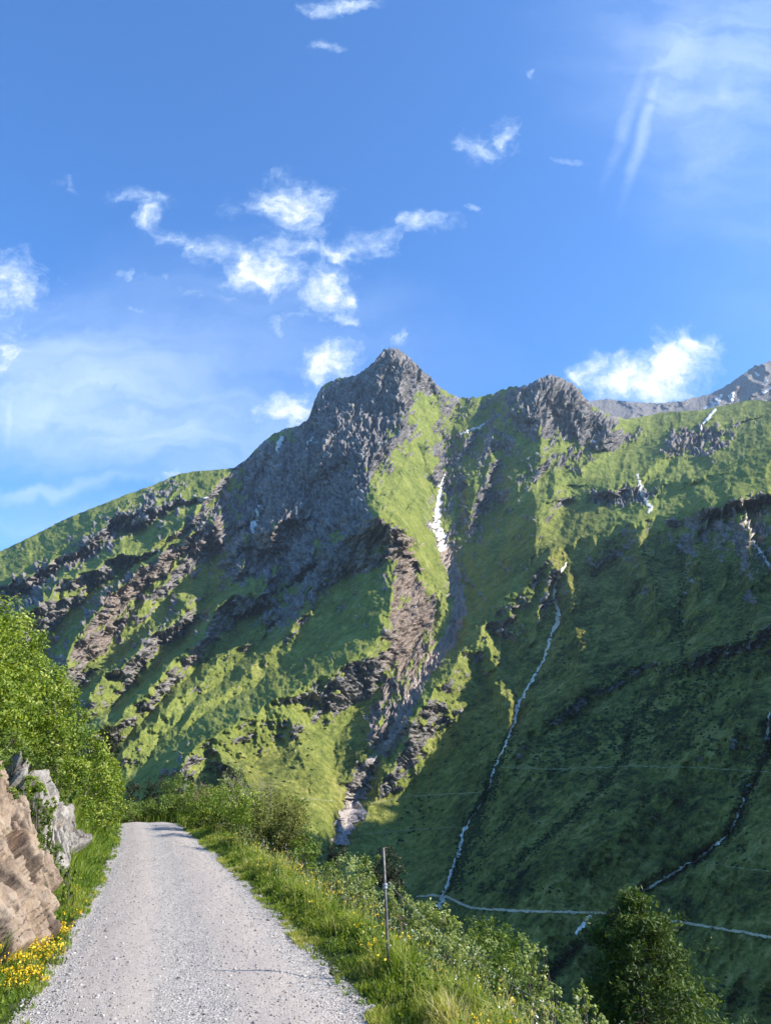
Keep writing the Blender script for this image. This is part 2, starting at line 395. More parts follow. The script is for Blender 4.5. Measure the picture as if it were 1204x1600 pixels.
def relief(PX, PY, RW):
    """log distance of the relief seen at (px,py): a broad surface, crests, gullies, erosion"""
    # warp so that hand-drawn lines get natural wiggles
    wx = fbm(PX / 46, PY / 46, 4, 11) * 15 + fbm(PX / 13, PY / 13, 3, 12) * 4.5
    wy = fbm(PX / 46, PY / 46, 4, 21) * 15 + fbm(PX / 13, PY / 13, 3, 22) * 4.5
    L = tps(CTRL, PX, PY)
    Y = np.exp(L)
    X2 = PX + wx; Y2 = PY + wy
    D = np.zeros_like(L); DL = np.zeros_like(L)
    for pts, h, wl, wr in RIDGES:
        xs = [p[0] for p in pts]; ys = [p[1] for p in pts]; m = max(wl, wr) * 1.1 + 22
        sel = (PX > min(xs) - m) & (PX < max(xs) + m) & (PY > min(ys) - m) & (PY < max(ys) + m)
        if not sel.any(): continue
        d, s, w = line_field(pts, X2[sel], Y2[sel], m)
        # travel is downwards: positive side = left of the picture for a line going down
        wd = np.where(s > 0, wr, wl)
        f = np.clip(1 - d / wd, 0, 1)
        left = np.mean(xs) < 440
        boost = 3.0 if left else (1.15 if np.mean(ys) < 1000 and h > 120 else (2.3 if h < 30 and np.mean(xs) > 740 and np.mean(ys) > 840 else (2.0 if np.mean(xs) > 720 and np.mean(ys) < 840 and h < 100 else 1.4)))
        v = boost * h * w * (f ** 1.15)
        if left: DL[sel] = np.maximum(DL[sel], v)
        else: D[sel] += v
    D = D + DL
    for pts, h, wl, wr in GULLIES:
        xs = [p[0] for p in pts]; ys = [p[1] for p in pts]; m = max(wl, wr) * 1.1 + 22
        sel = (PX > min(xs) - m) & (PX < max(xs) + m) & (PY > min(ys) - m) & (PY < max(ys) + m)
        if not sel.any(): continue
        d, s, w = line_field(pts, PX[sel] + wx[sel] * .35, PY[sel] + wy[sel] * .35, m)
        f = np.clip(1 - d / np.where(s > 0, wr, wl), 0, 1)
        D[sel] -= (h if h > 40 else h * 2.0) * w * (f ** 1.2)
    # erosion: spurs running down the fall line, whose direction changes across the picture
    sc = Y / 2000.0
    def aniso(ang, fu, fv, seed, oct=4):
        c, s_ = math.cos(R(ang)), math.sin(R(ang))
        v = X2 * c + Y2 * s_; u = -X2 * s_ + Y2 * c
        return ridged(u / fu, v / fv, oct, seed)
    wl_ = sstep(PX, 620, 430) * sstep(PY, 720, 800)
    wr_ = sstep(PX, 640, 800) * sstep(PY, 800, 900)
    wc_ = np.clip(1 - wl_ - wr_, 0, 1)
    k = .12 + .88 * RW
    er = wl_ * (aniso(128, 30, 110, 31) * (12 + 60 * RW) + aniso(112, 10, 26, 35) * 12 * k) \
       + wr_ * (aniso(112, 50, 230, 41, 4) * 58 + aniso(104, 14, 60, 45) * 5 * k) \
       + wc_ * (aniso(100, 26, 80, 51) * (14 + 26 * RW) + aniso(84, 8, 22, 55) * 13 * k)
    er = er * np.clip(sc, .15, 1.2)
    er += fbm(PX / 60, PY / 60, 4, 61) * 26 * sc + fbm(PX / 7, PY / 7, 3, 66) * 4.0 * sc * k
    return np.log(np.maximum(Y - D - (er - 16 * sc) * 1.0, 150)), D

# rock mask: painted regions (cx, cy, rx, ry, tilt deg, weight), steepness and noise
ROCK = [(612, 552, 40, 22, 0, 1.4), (655, 580, 56, 15, 42, 1.3), (545, 680, 95, 85, -35, 1.5), (600, 600, 60, 45, 0, 1.6), (450, 760, 95, 75, -30, 1.35), (520, 790, 55, 70, 0, 1.5), (505, 860, 70, 50, -40, 1.25), (370, 800, 60, 46, -30, 1.1), (465, 935, 80, 26, -42, .75), (250, 985, 90, 12, -48, .5),
        (430, 860, 75, 60, -30, 1.2), (240, 890, 140, 20, -36, .9), (140, 850, 190, 24, -33, .95), (325, 800, 60, 26, -20, .9), (40, 925, 60, 30, -25, .8),
        (335, 985, 60, 20, -48, .5), (400, 860, 26, 30, 0, .7), (160, 990, 75, 24, -48, .9), (300, 870, 30, 24, -40, .8),
        (645, 985, 36, 120, 6, 1.05), (640, 880, 30, 50, 20, .8), (615, 1100, 34, 80, 22, 1.0), (560, 1050, 40, 30, 0, .3),
        (620, 740, 30, 35, 20, .55), (700, 740, 30, 90, 0, .6), (860, 630, 62, 50, 0, 1.3), (920, 665, 60, 26, 20, 1.1), (860, 660, 40, 30, 0, .9),
        (885, 720, 34, 18, -10, .8), (760, 690, 40, 60, 0, .4), (750, 790, 50, 70, 0, .55), (740, 900, 24, 60, 0, .35), (1090, 692, 60, 26, -12, 1.2), (960, 685, 60, 14, -10, .7),
        (970, 775, 62, 20, -6, 1.2), (1180, 830, 40, 60, 0, .9), (1110, 840, 50, 44, 0, .6), (1050, 860, 40, 50, 0, .4), (790, 990, 16, 44, 0, .45), (1180, 660, 40, 12, 0, .4), (840, 990, 20, 50, 10, .3),
        (300, 1190, 26, 26, 0, .45), (350, 1172, 30, 22, 20, .5), (700, 870, 22, 70, 0, .5), (690, 650, 14, 40, 0, .4), (820, 745, 24, 30, 0, .4)]
GRASS = [(640, 740, 40, 70, -20, .9), (655, 850, 22, 90, -25, 1.3), (660, 650, 24, 50, -20, .6), (540, 845, 70, 16, -22, .7), (330, 770, 60, 10, -25, .4), (100, 850, 130, 16, -30, .5),
         (390, 1140, 100, 40, -30, .9), (540, 995, 50, 16, 0, .6), (980, 740, 90, 24, -15, .5), (1100, 770, 130, 16, -20, 1.2), (985, 1200, 300, 300, 0, .5), (200, 1120, 90, 60, -30, .5),
         (170, 900, 70, 12, -28, .5), (270, 830, 40, 12, -40, .5), (740, 770, 12, 26, 0, .6), (790, 800, 30, 60, 0, .3), (1050, 1480, 360, 220, 0, 2.0)]

def ell(lst):
    out = np.zeros(PX.shape)
    wx = fbm(PX / 25, PY / 25, 3, 71) * 22; wy = fbm(PX / 25, PY / 25, 3, 72) * 22
    for cx, cy, rx, ry, a, w in lst:
        m = max(rx, ry) * 1.6 + 20
        j0, j1 = np.searchsorted(cols, [cx - m, cx + m])
        s_ = (slice(None), slice(j0, j1))
        dx = PX[s_] + wx[s_] - cx; dy = PY[s_] + wy[s_] - cy
        c, s = math.cos(R(a)), math.sin(R(a))
        u = (dx * c + dy * s) / rx; v = (-dx * s + dy * c) / ry
        out[s_] = np.maximum(out[s_], w * sstep(np.hypot(u, v), 1.35, .55))
    return out

def main_sheet():
    global PX, PY, cols
    cols = make_cols(); nx = len(cols); ny = 980
    sk = np.interp(cols, [p[0] for p in SKY_MAIN], [p[1] for p in SKY_MAIN])
    rock_sky = sstep(cols, 380, 480) * sstep(cols, 960, 900) * .7 + .3
    sk = sk + (fbm(cols / 9, cols * 0 + .5, 4, 3) * 5.0 + np.abs(fbm(cols / 3.5, cols * 0 + 3.5, 3, 4)) * -4.5) * rock_sky
    t = np.linspace(0, 1, ny) ** 1.0
    PY = sk[None, :] + t[:, None] * (1660 - sk[None, :])
    PX = np.broadcast_to(cols[None, :], PY.shape).copy()
    L, D = relief(PX, PY, np.clip(ell(ROCK) - .8 * ell(GRASS), 0, 1))
    # keep the skyline the farthest thing of its column
    P = px_at(PX, PY, np.exp(L))
    return cols, PX, PY, P

def grid_normals(P):
    du = np.gradient(P, axis=1); dv = np.gradient(P, axis=0)
    n = np.cross(du, dv); n /= np.linalg.norm(n, axis=-1, keepdims=True) + 1e-12
    flip = (n * (P - np.array([0, 0, CAM_Z]))).sum(-1) > 0
    n[flip] *= -1
    return n

def blur(A, k):
    for ax in (0, 1):
        c = np.cumsum(np.pad(A, [(k + 1, k) if i == ax else (0, 0) for i in range(A.ndim)], mode='edge'), axis=ax)
        sl1 = [slice(None)] * A.ndim; sl0 = [slice(None)] * A.ndim
        sl1[ax] = slice(2 * k + 1, None); sl0[ax] = slice(0, -(2 * k + 1))
        A = (c[tuple(sl1)] - c[tuple(sl0)]) / (2 * k + 1)
    return A

def mesh_np(name, V, F, mat=None, attrs=None, parent=None, smooth=False, loc=None):
    """V (n,3), F (m,k) with constant k, or list of such arrays"""
    me = bpy.data.meshes.new(name)
    Fs = F if isinstance(F, list) else [F]
    V = np.asarray(V, np.float32)
    if loc is not None: V = V - np.asarray(loc, np.float32)
    me.vertices.add(len(V)); me.vertices.foreach_set('co', V.ravel())
    nl = sum(f.size for f in Fs); nf = sum(len(f) for f in Fs)
    me.loops.add(nl); me.polygons.add(nf)
    me.loops.foreach_set('vertex_index', np.concatenate([f.ravel() for f in Fs]).astype(np.int32))
    tot = np.concatenate([np.full(len(f), f.shape[1], np.int32) for f in Fs])
    st = np.concatenate([[0], np.cumsum(tot)[:-1]]).astype(np.int32)
    me.polygons.foreach_set('loop_start', st)
    me.polygons.foreach_set('loop_total', tot)
    if smooth: me.polygons.foreach_set('use_smooth', np.ones(nf, bool))
    for k, a in (attrs or {}).items():
        at = me.attributes.new(k, 'FLOAT', 'POINT'); at.data.foreach_set('value', np.asarray(a, np.float32).ravel())
    me.update(calc_edges=True)
    me.validate()
    if mat: me.materials.append(mat)
    o = bpy.data.objects.new(name, me)
    if loc is not None: o.location = tuple(float(x) for x in loc)
    scene.collection.objects.link(o)
    if parent is not None: o.parent = parent
    return o

def tag(o, label=None, cat=None, group=None, kind=None):
    if label: o['label'] = label
    if cat: o['category'] = cat
    if group: o['group'] = group
    if kind: o['kind'] = kind
    return o

def empty(name, loc, label=None, cat=None, group=None):
    o = bpy.data.objects.new(name, None); scene.collection.objects.link(o)
    o.location = tuple(float(x) for x in loc); o.empty_display_size = .2
    return tag(o, label, cat, group)

def grid_faces(ny, nx):
    i = np.arange(ny - 1)[:, None] * nx + np.arange(nx - 1)[None, :]
    return np.stack([i, i + nx, i + nx + 1, i + 1], -1)   # (ny-1,nx-1,4)

cols, PX, PY, P = main_sheet()
Nb = grid_normals(blur(P, 5))
sc = P[..., 1] / 2000.0

c_, s_ = math.cos(R(125)), math.sin(R(125))
strat = ridged((-PX * s_ + PY * c_) / 8, (PX * c_ + PY * s_) / 34, 4, 81)
strat2 = ridged((-PX * s_ + PY * c_) / 3.4, (PX * c_ + PY * s_) / 13, 3, 87)
ms = fbm(PX / 16, PY / 16, 4, 83)
wet = ell(ROCK) - ell(GRASS)
steep = 1 - Nb[..., 2]
grass_low = sstep(PY, 900, 1150) * .10 * sstep(PX, 600, 800) + sstep(PY, 1180, 1260) * .35
rock = sstep(wet * .75 + (steep - .42) * 1.25 + (strat - .42) * .85 + ms * .75 - grass_low, .16, .40)
# near the old snow and boulder stream
gd, gs, gw = line_field([(683, 830), (700, 868), (714, 915), (718, 955), (702, 1000), (672, 1040), (640, 1090), (612, 1150), (590, 1190), (560, 1240), (532, 1310)], PX, PY, 60)
deb = sstep(gd + ms * 9, 13, 5) * sstep(PY, 835, 860) * sstep(PY, 1185, 1165)
rock = np.maximum(rock, deb)

# rough the surface: craggy where rock, soft hummocks where grass
crag = (ridged(PX / 6.5, PY / 9.0, 4, 91) - .35) * 15 + (strat - .4) * 17 + (strat2 - .4) * 9 + (ridged(PX / 2.6, PY / 3.2, 3, 95) - .35) * 5
humm = (fbm(PX / 11, PY / 6, 4, 97) * 6.0 + fbm(PX / 2.8, PY / 2.0, 3, 99) * 2.4) * (.38 + .62 * sstep(PX, 640, 820) * sstep(PY, 820, 900))
disp = (rock * crag + (1 - rock) * humm) * np.clip(sc, .15, 1.1)
edge = sstep(np.arange(P.shape[0])[:, None] * 1.0, 0, 12)
P = P + Nb * (disp * edge)[..., None]
P_main = P

def at_px(px, py, lift=0.0):
    """a point lying on the relief where the photograph shows it"""
    j = np.clip(np.interp(px, cols, np.arange(len(cols))), 0, len(cols) - 1.001)
    j0 = int(j); col = PY[:, j0]
    i = np.clip(np.interp(py, col, np.arange(len(col))), 0, len(col) - 1.001); i0 = int(i)
    fj, fi = j - j0, i - i0
    q = (P[i0, j0] * (1 - fj) + P[i0, j0 + 1] * fj) * (1 - fi) + (P[i0 + 1, j0] * (1 - fj) + P[i0 + 1, j0 + 1] * fj) * fi
    n = Nb[i0, j0]
    return q + n * lift

# ------------------------------------------------------------------ terrain material
def terrain_material():
    m, T, b = material('alpine_slope', .95, .08)
    co = T.node('ShaderNodeNewGeometry').outputs['Position']
    rk = T.attr('rock'); gv = T.attr('lush'); sn = T.attr('debris'); tn = T.attr('tan')
    n1 = T.noise(co, 0.018, 6, .6); n2 = T.noise(co, 0.11, 5, .62); n3 = T.noise(co, .5, 4, .6)
    mixn = T.math('MULTIPLY_ADD', n2, .55, T.math('MULTIPLY', n1, .45))
    n4 = T.noise(co, .028, 5, .7); spk = T.noise(co, .33, 5, .72)
    mixn = T.math('ADD', T.math('MULTIPLY', mixn, .60), T.math('ADD', T.math('MULTIPLY', spk, .24), T.math('MULTIPLY', n4, .16)))
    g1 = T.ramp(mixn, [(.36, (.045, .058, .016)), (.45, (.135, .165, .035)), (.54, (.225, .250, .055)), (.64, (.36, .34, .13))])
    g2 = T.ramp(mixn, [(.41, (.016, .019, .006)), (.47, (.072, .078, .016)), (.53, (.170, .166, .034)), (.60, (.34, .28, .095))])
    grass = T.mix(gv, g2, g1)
    sp = T.voro(co, .16, 'F1')
    r1 = T.ramp(T.math('ADD', T.math('MULTIPLY', n2, .42), T.math('ADD', T.math('MULTIPLY', n3, .33), T.math('MULTIPLY', T.attr('strat'), .25))), [(.36, (.060, .052, .047)), (.48, (.18, .160, .145)), (.60, (.36, .325, .295))])
    r2 = T.ramp(T.math('ADD', T.math('MULTIPLY', n2, .42), T.math('ADD', T.math('MULTIPLY', n3, .33), T.math('MULTIPLY', T.attr('strat'), .25))), [(.36, (.080, .058, .042)), (.48, (.235, .18, .14)), (.60, (.44, .35, .28))])
    rockc = T.mix(tn, r1, r2)
    f = T.ss(T.math('ADD', rk, T.math('MULTIPLY', T.math('SUBTRACT', n2, .5), 1.4)), .35, .62)
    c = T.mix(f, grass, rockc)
    dcol = T.ramp(T.noise(co, .35, 6, .75), [(.3, (.22, .16, .12)), (.5, (.46, .36, .285)), (.75, (.64, .52, .43))])
    c = T.mix(sn, c, dcol)
    T.put(b.inputs['Base Color'], c)
    h = T.math('ADD', T.math('MULTIPLY', n2, 2.6), T.math('MULTIPLY', n3, .9))
    st = T.math('MULTIPLY_ADD', f, .45, .55)
    T.put(b.inputs['Normal'], T.bump(h, st, 2.6))
    return m
M_terrain = terrain_material()

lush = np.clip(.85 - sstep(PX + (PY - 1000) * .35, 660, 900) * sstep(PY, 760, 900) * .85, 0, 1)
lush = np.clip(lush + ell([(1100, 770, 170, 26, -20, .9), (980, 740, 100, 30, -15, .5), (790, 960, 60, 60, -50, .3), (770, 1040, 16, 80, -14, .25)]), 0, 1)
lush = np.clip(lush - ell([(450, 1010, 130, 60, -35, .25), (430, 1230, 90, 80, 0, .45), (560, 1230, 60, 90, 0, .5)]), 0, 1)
tan_ = ell([(240, 890, 150, 26, -36, .75), (645, 985, 45, 130, 6, 1), (640, 880, 40, 60, 20, 1), (160, 990, 80, 30, -48, .8), (615, 1100, 40, 90, 22, .7), (400, 860, 40, 40, 0, .5), (335, 985, 70, 30, -48, .7), (90, 870, 60, 30, -30, .6), (1170, 830, 90, 70, 0, .9), (1090, 690, 60, 30, 0, .3), (820, 990, 60, 60, 0, .5)])

# regions of the sheet: the main massif, the right massif, the near hillside
gx = np.array([(716, 622), (703, 655), (695, 690), (690, 740), (684, 785), (683, 830), (700, 868), (714, 915), (718, 955), (702, 1000), (672, 1040), (640, 1090), (612, 1150), (590, 1190), (560, 1240), (532, 1310), (500, 1370), (460, 1660)], float)
hx = np.array([(1950, 300), (1630, 450), (1450, 560), (1330, 640), (1204, 712), (1132, 764), (1052, 790), (952, 820), (882, 845), (842, 880), (792, 935), (747, 980), (702, 1045), (640, 1115), (590, 1190), (560, 1240), (400, 1500)], float)
right_of_stream = PX > np.interp(PY, gx[:, 1], gx[:, 0])
hxs = hx[::-1]
below_crest = PY > np.interp(PX, hxs[:, 0], hxs[:, 1])
reg = np.where(right_of_stream, np.where(below_crest, 2, 1), 0)
F = grid_faces(*PX.shape[:2]); regF = reg[:-1, :-1]

def back_rows(Ptop, n=14):
    rows = []
    d = Ptop - np.array([0, 0, CAM_Z]); dh = d.copy(); dh[:, 2] = 0; dh /= np.linalg.norm(dh, axis=1, keepdims=True)
    for k in range(n, 0, -1):
        s = (k / n) ** 1.6
        rows.append(Ptop + dh * 900 * s + np.array([0, 0, 1.]) * (-620 * s) + np.array([0, 0, 1.]) * (fbm(Ptop[:, 0:1] / 60, Ptop[:, 0:1] * 0 + k, 3, 5) * 40 * s))
    return np.stack(rows)

def emit(name, mask, P, A, label=None, back=None):
    f = F[mask].reshape(-1, 4)
    V = P.reshape(-1, 3)
    used = np.unique(f); remap = np.full(len(V), -1, np.int64); remap[used] = np.arange(len(used))
    return used, remap[f], V[used], {k: a.ravel()[used] for k, a in A.items()}

attrs = {'strat': np.clip(strat * .5 + strat2 * .5 + .12, 0, 1), 'rock': rock, 'lush': lush, 'debris': deb, 'tan': tan_}
labels = [('mountain', 'rocky grey peak with green buttresses left of the debris gully'),
          ('mountain', 'craggy second peak with green meadows right of the debris gully'),
          ('hillside', 'dark green shaded hillside with thin waterfalls at the right')]
for r_, (nm, lb) in enumerate(labels):
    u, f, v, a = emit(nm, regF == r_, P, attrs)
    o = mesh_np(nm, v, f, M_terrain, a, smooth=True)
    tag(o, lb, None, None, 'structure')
# the far side behind the skyline, so that the mountains are solid
Bk = back_rows(P[0]); full = np.concatenate([Bk, P[0:1]])
fb = grid_faces(*full.shape[:2]).reshape(-1, 4)
o = mesh_np('mountain', full.reshape(-1, 3), fb[:, ::-1], M_terrain, {'strat': np.ones(full.shape[:2]) * .5, 'rock': np.ones(full.shape[:2]) * .8, 'lush': np.ones(full.shape[:2]) * .6, 'debris': np.zeros(full.shape[:2]), 'tan': np.zeros(full.shape[:2])}, smooth=True)
tag(o, 'far side of the ridge', None, None, 'structure')

# ------------------------------------------------------------------ far snowy mountains
def far_range(name, skyp, Y0, Y1, bottom, seed, amp, label, rockv=1.0):
    cs = np.linspace(skyp[0][0], skyp[-1][0], 460)
    sk0 = np.interp(cs, [p[0] for p in skyp], [p[1] for p in skyp]); sk = sk0 + fbm(cs / 8, cs * 0 + .3, 4, seed) * 3.5
    n = 150; t = np.linspace(0, 1, n)
    py = sk[None] + t[:, None] * (bottom - sk[None]); px = np.broadcast_to(cs[None], py.shape)
    Y = Y0 + (Y1 - Y0) * (py - sk0[None]) / (bottom - sk0[None])
    Y = Y - (ridged(px / 70, py / 46, 4, seed + 2) - .4) * amp * .7 - fbm(px / 12, py / 12, 3, seed + 5) * amp * .12
    Q = px_at(px, py, Y)
    B = back_rows(Q[0], 8); Q = np.concatenate([B, Q])
    o = mesh_np(name, Q.reshape(-1, 3), grid_faces(*Q.shape[:2]).reshape(-1, 4), M_terrain,
                {'strat': np.full(Q.shape[:2], .5), 'rock': np.full(Q.shape[:2], rockv), 'lush': np.full(Q.shape[:2], .5), 'debris': np.zeros(Q.shape[:2]), 'tan': np.zeros(Q.shape[:2])}, smooth=True)
    tag(o, label, None, None, 'structure')
    return cs, px, py, Q[8:]
FAR = far_range('mountain', [(880, 640), (905, 630), (920, 627), (950, 623), (975, 627), (1000, 629), (1030, 630), (1060, 627), (1085, 621), (1105, 617), (1125, 607), (1150, 592), (1165, 580), (1180, 571), (1200, 565), (1300, 540), (1450, 575)],
                4300, 3300, 690, 201, 240, 'hazy blue far mountain with snow patches at the top right')
NEARK = far_range('mountain', [(1140, 655), (1160, 632), (1172, 618), (1190, 606), (1204, 598), (1300, 575), (1450, 560)], 3000, 2650, 700, 231, 120,
                  'dark rocky spur streaked with snow at the right edge')
# ------------------------------------------------------------------ streams, old snow, trails on the slopes
def simple_mat(name, col, rough=.9, spec=.2, nscale=None, col2=None, bump=None):
    m, T, b = material(name, rough, spec)
    if nscale:
        co = T.node('ShaderNodeNewGeometry').outputs['Position']
        n = T.noise(co, nscale, 6, .65)
        T.put(b.inputs['Base Color'], T.mix(T.ss(n, .35, .65), col, col2))
        if bump: T.put(b.inputs['Normal'], T.bump(n, .7, bump))
    else:
        b.inputs['Base Color'].default_value = (*col, 1)
    return m
M_water = simple_mat('white_water', (.46, .40, .30), .35, .4, .45, (.95, .86, .66), .8)
M_snow = simple_mat('old_snow', (.42, .39, .35), .6, .3, .12, (.80, .75, .67), 1.5)
M_dirtysnow = simple_mat('dirty_snow', (.20, .16, .14), .85, .2, .3, (.52, .46, .42), 3.0)
M_trail = simple_mat('pale_gravel_track', (.46, .36, .22), .95, .1, .6, (.62, .49, .31), .2)
M_trailg = simple_mat('grassy_trail', (.16, .17, .07), .95, .1, .3, (.32, .30, .15), .2)

def band(name, pts, mat, lift, seed=0, wob=1.0, step=1.6, ragged=.5, horizontal=False):
    """a strip that hugs the relief; pts = (px, py, half width in photo px)"""
    pts = np.array(pts, float)
    seg = np.hypot(np.diff(pts[:, 0]), np.diff(pts[:, 1])); s = np.concatenate([[0], np.cumsum(seg)])
    n = max(6, int(s[-1] / step)); t = np.linspace(0, s[-1], n)
    cx = np.interp(t, s, pts[:, 0]); cy = np.interp(t, s, pts[:, 1]); w = np.interp(t, s, pts[:, 2])
    z = np.zeros(n)
    cx = cx + fbm(t / 14, z + seed, 4, 301) * 4.0 * wob; cy = cy + fbm(t / 14, z + seed + 5, 3, 305) * 2 * wob
    tx = np.gradient(cx); ty = np.gradient(cy); L = np.hypot(tx, ty) + 1e-9
    nx_, ny_ = -ty / L, tx / L
    w = w * (1.15 if name == 'waterfall' else .9)
    wl_ = w * (1 + ragged * 2.6 * fbm(t / 5, z + seed, 3, 311)); wr_ = w * (1 + ragged * 2.6 * fbm(t / 5, z + seed + 3, 3, 317))
    V = []
    K = 5
    for i in range(n):
        for k in range(K):
            f = k / (K - 1) * 2 - 1
            o = f * (wl_[i] if f < 0 else wr_[i])
            arch = (1 - f * f) * .5 + .5
            V.append(at_px(cx[i] + nx_[i] * o, cy[i] + ny_[i] * o, lift * arch))
    return mesh_np(name, np.array(V), grid_faces(n, K).reshape(-1, 4), mat, smooth=True)

STREAMS = [
    ([(884, 880, 1.0), (872, 900, 2.2), (864, 918, 1.6), (866, 935, 2.6), (873, 955, 2.4), (869, 975, 2.2), (862, 992, 2.0), (852, 1022, 1.8), (845, 1040, .8), (832, 1060, 1.8), (818, 1085, 1.5), (806, 1105, 2.0), (802, 1130, 2.2), (790, 1162, 1.6), (779, 1188, .8), (769, 1212, 1.3), (764, 1232, 1.2), (750, 1258, .8), (736, 1280, 1.4), (724, 1300, 2.3), (718, 1330, 2.0), (706, 1360, 2.6), (700, 1380, 2.4), (694, 1398, 3.4), (684, 1420, 5.0)], 'long white waterfall threading down the dark green hillside to the track'),
    ([(994, 740, 1.2), (999, 758, 2.4), (1003, 775, 2.4), (1010, 788, 2.2), (1018, 793, 1.8), (1012, 803, 1.6)], 'short white waterfall below the sunlit high meadow'),
    ([(1156, 782, .8), (1163, 798, 1.2), (1172, 830, 1.6), (1176, 850, 1.2), (1190, 866, 1.6), (1204, 892, 1.4)], 'thin white stream falling down brown crags at the right edge'),
    ([(1204, 1115, 1.6), (1197, 1140, 1.3), (1200, 1165, 1.2)], 'short white stream fragment at the right edge'),
    ([(1160, 1248, 1.2), (1150, 1270, 1.4), (1146, 1290, 1.6), (1128, 1315, 1.4), (1100, 1333, 1.9), (1070, 1352, 1.5), (1040, 1368, 1.5), (1010, 1385, 1.3), (988, 1402, 1.2)], 'pale winding brook running down left across the lower right meadow'),
    ([(920, 1432, 2.5), (912, 1445, 2.2), (900, 1462, 1.2)], 'small pale brook tumbling below the valley track'),
]
for i, (pts, lb) in enumerate(STREAMS):
    o = band('waterfall', pts, M_water, .6 + .9, seed=i * 7, wob=.9, ragged=.7)
    tag(o, lb, 'waterfall')

SNOWS = [
    ([(692, 742, 1.5), (688, 765, 3), (684, 790, 5), (682, 815, 5.5), (688, 838, 7), (694, 860, 7)], M_snow, 2.5, 'long grey white tongue of old snow in the central gully'),
    ([(668, 818, 1), (680, 830, 3)], M_snow, 2.5, 'small side arm joining the snow tongue'),
    ([(583, 1184, 5), (572, 1205, 12), (560, 1235, 16), (548, 1265, 16), (538, 1295, 14), (530, 1322, 10)], M_dirtysnow, 1.5, 'dirty purple grey avalanche snow at the foot of the gully'),
    ([(404, 788, 1), (402, 805, 3), (399, 822, 4), (396, 836, 1)], M_snow, 9, 'narrow white snow strip in the dark left gully'),
    ([(442, 684, 2), (437, 694, 3), (434, 708, 1)], M_snow, 9, 'little snow patch on the crags under the cloud'),
    ([(491, 688, 1), (485, 694, 3.4), (481, 700, 1)], M_snow, 9, 'slanting snow patch on the peak\'s grey wall'),
    ([(302, 775, 1), (312, 782, 3), (328, 778, 1.5)], M_snow, 3, 'flat snow patch below the left ridge crest'),
    ([(764, 658, 1), (748, 668, 2.4), (726, 676, 1.5), (712, 682, .8)], M_snow, 3, 'long diagonal snow streak right of the central notch'),
    ([(924, 688, 2), (929, 693, 3)], M_snow, 3, 'tiny snow spot under the second peak'),
]
for i, (pts, m, lf, lb) in enumerate(SNOWS):
    o = band('snow_patch', pts, m, lf, seed=40 + i * 5, wob=.8, ragged=.6)
    tag(o, lb, 'snow patch')
# snow of the far mountain, lying on its own relief
def far_band(sheet, pts, lift, seed, lb):
    cs, px, py, Q = sheet
    global at_px
    def loc(x, y, l):
        j = int(np.clip(np.interp(x, cs, np.arange(len(cs))), 0, len(cs) - 1)); col = py[:, j]
        i = int(np.clip(np.interp(y, col, np.arange(len(col))), 0, len(col) - 1))
        q = Q[i, j].copy(); d = q - np.array([0, 0, CAM_Z]); d /= np.linalg.norm(d)
        # the very point on this pixel's ray, a little above the rock
        r = px_at(x, y, q[1]); return r - d * l * 4 + np.array([0, 0, l * .2])
    old = at_px; at_px = loc
    o = band('snow_patch', pts, M_snow, lift, seed=seed, wob=.9, ragged=.8, step=1.0)
    at_px = old
    tag(o, lb, 'snow patch')
far_band(FAR, [(1128, 617, 2), (1120, 626, 4), (1112, 636, 4.5), (1103, 648, 3), (1098, 660, 2)], 4, 3, 'forked snow couloir on the far blue mountain')
far_band(FAR, [(1105, 634, 2), (1098, 640, 3)], 4, 9, 'small snow patch left of the forked couloir')
far_band(FAR, [(1146, 613, 2), (1140, 620, 4), (1142, 628, 2)], 4, 13, 'squarish snow patch right of the forked couloir')
far_band(FAR, [(1178, 580, 1.5), (1184, 588, 2)], 4, 17, 'small snow speck high on the far blue mountain')
far_band(NEARK, [(1204, 594, 1.5), (1188, 602, 1.6)], 3, 21, 'white snow streak along the upper dark spur')
far_band(NEARK, [(1204, 606, 2), (1190, 614, 2.2)], 3, 25, 'white snow streak along the lower dark spur')
o = band('snow_patch', [(1118, 640, 2.0), (1106, 652, 2.6), (1098, 664, 1.6), (1094, 672, .8)], M_snow, 5, seed=99, wob=.6)
tag(o, 'snow filled runnel below the far mountain couloir', 'snow patch')

TRAILS = [
    ([(650, 1402, 1.2), (675, 1400, 1.8), (700, 1402, 2.2), (718, 1412, 2.4), (735, 1419, 2.0), (780, 1423, 1.9), (850, 1426, 1.9), (945, 1428, 2.0)], M_trail, 'track', 'pale valley track crossing below the waterfall'),
    ([(1020, 1436, 1.8), (1070, 1443, 1.9), (1130, 1453, 2.0), (1204, 1466, 2.2), (1290, 1484, 2.2)], M_trail, 'track', 'pale valley track right of the round conifer'),
    ([(470, 1248, .7), (525, 1252, .7)], M_trailg, 'trail', None), ([(578, 1256, .8), (640, 1244, .9), (750, 1238, .9)], M_trailg, 'trail', None),
    ([(780, 1200, .7), (870, 1202, .9), (980, 1197, .9), (1100, 1200, .8), (1204, 1207, .9)], M_trailg, 'trail', None),
    ([(560, 1304, .6), (650, 1296, .7), (715, 1292, .6)], M_trailg, 'trail', None),
    ([(1090, 1343, .6), (1140, 1355, .7), (1204, 1363, .7)], M_trailg, 'trail', None),
]
for i, (pts, m, nm, lb) in enumerate(TRAILS):
    o = band('path', pts, m, .35 if nm == 'trail' else 1.0, seed=70 + i * 3, wob=.25, ragged=.25)
    tag(o, lb, None, None, 'structure')

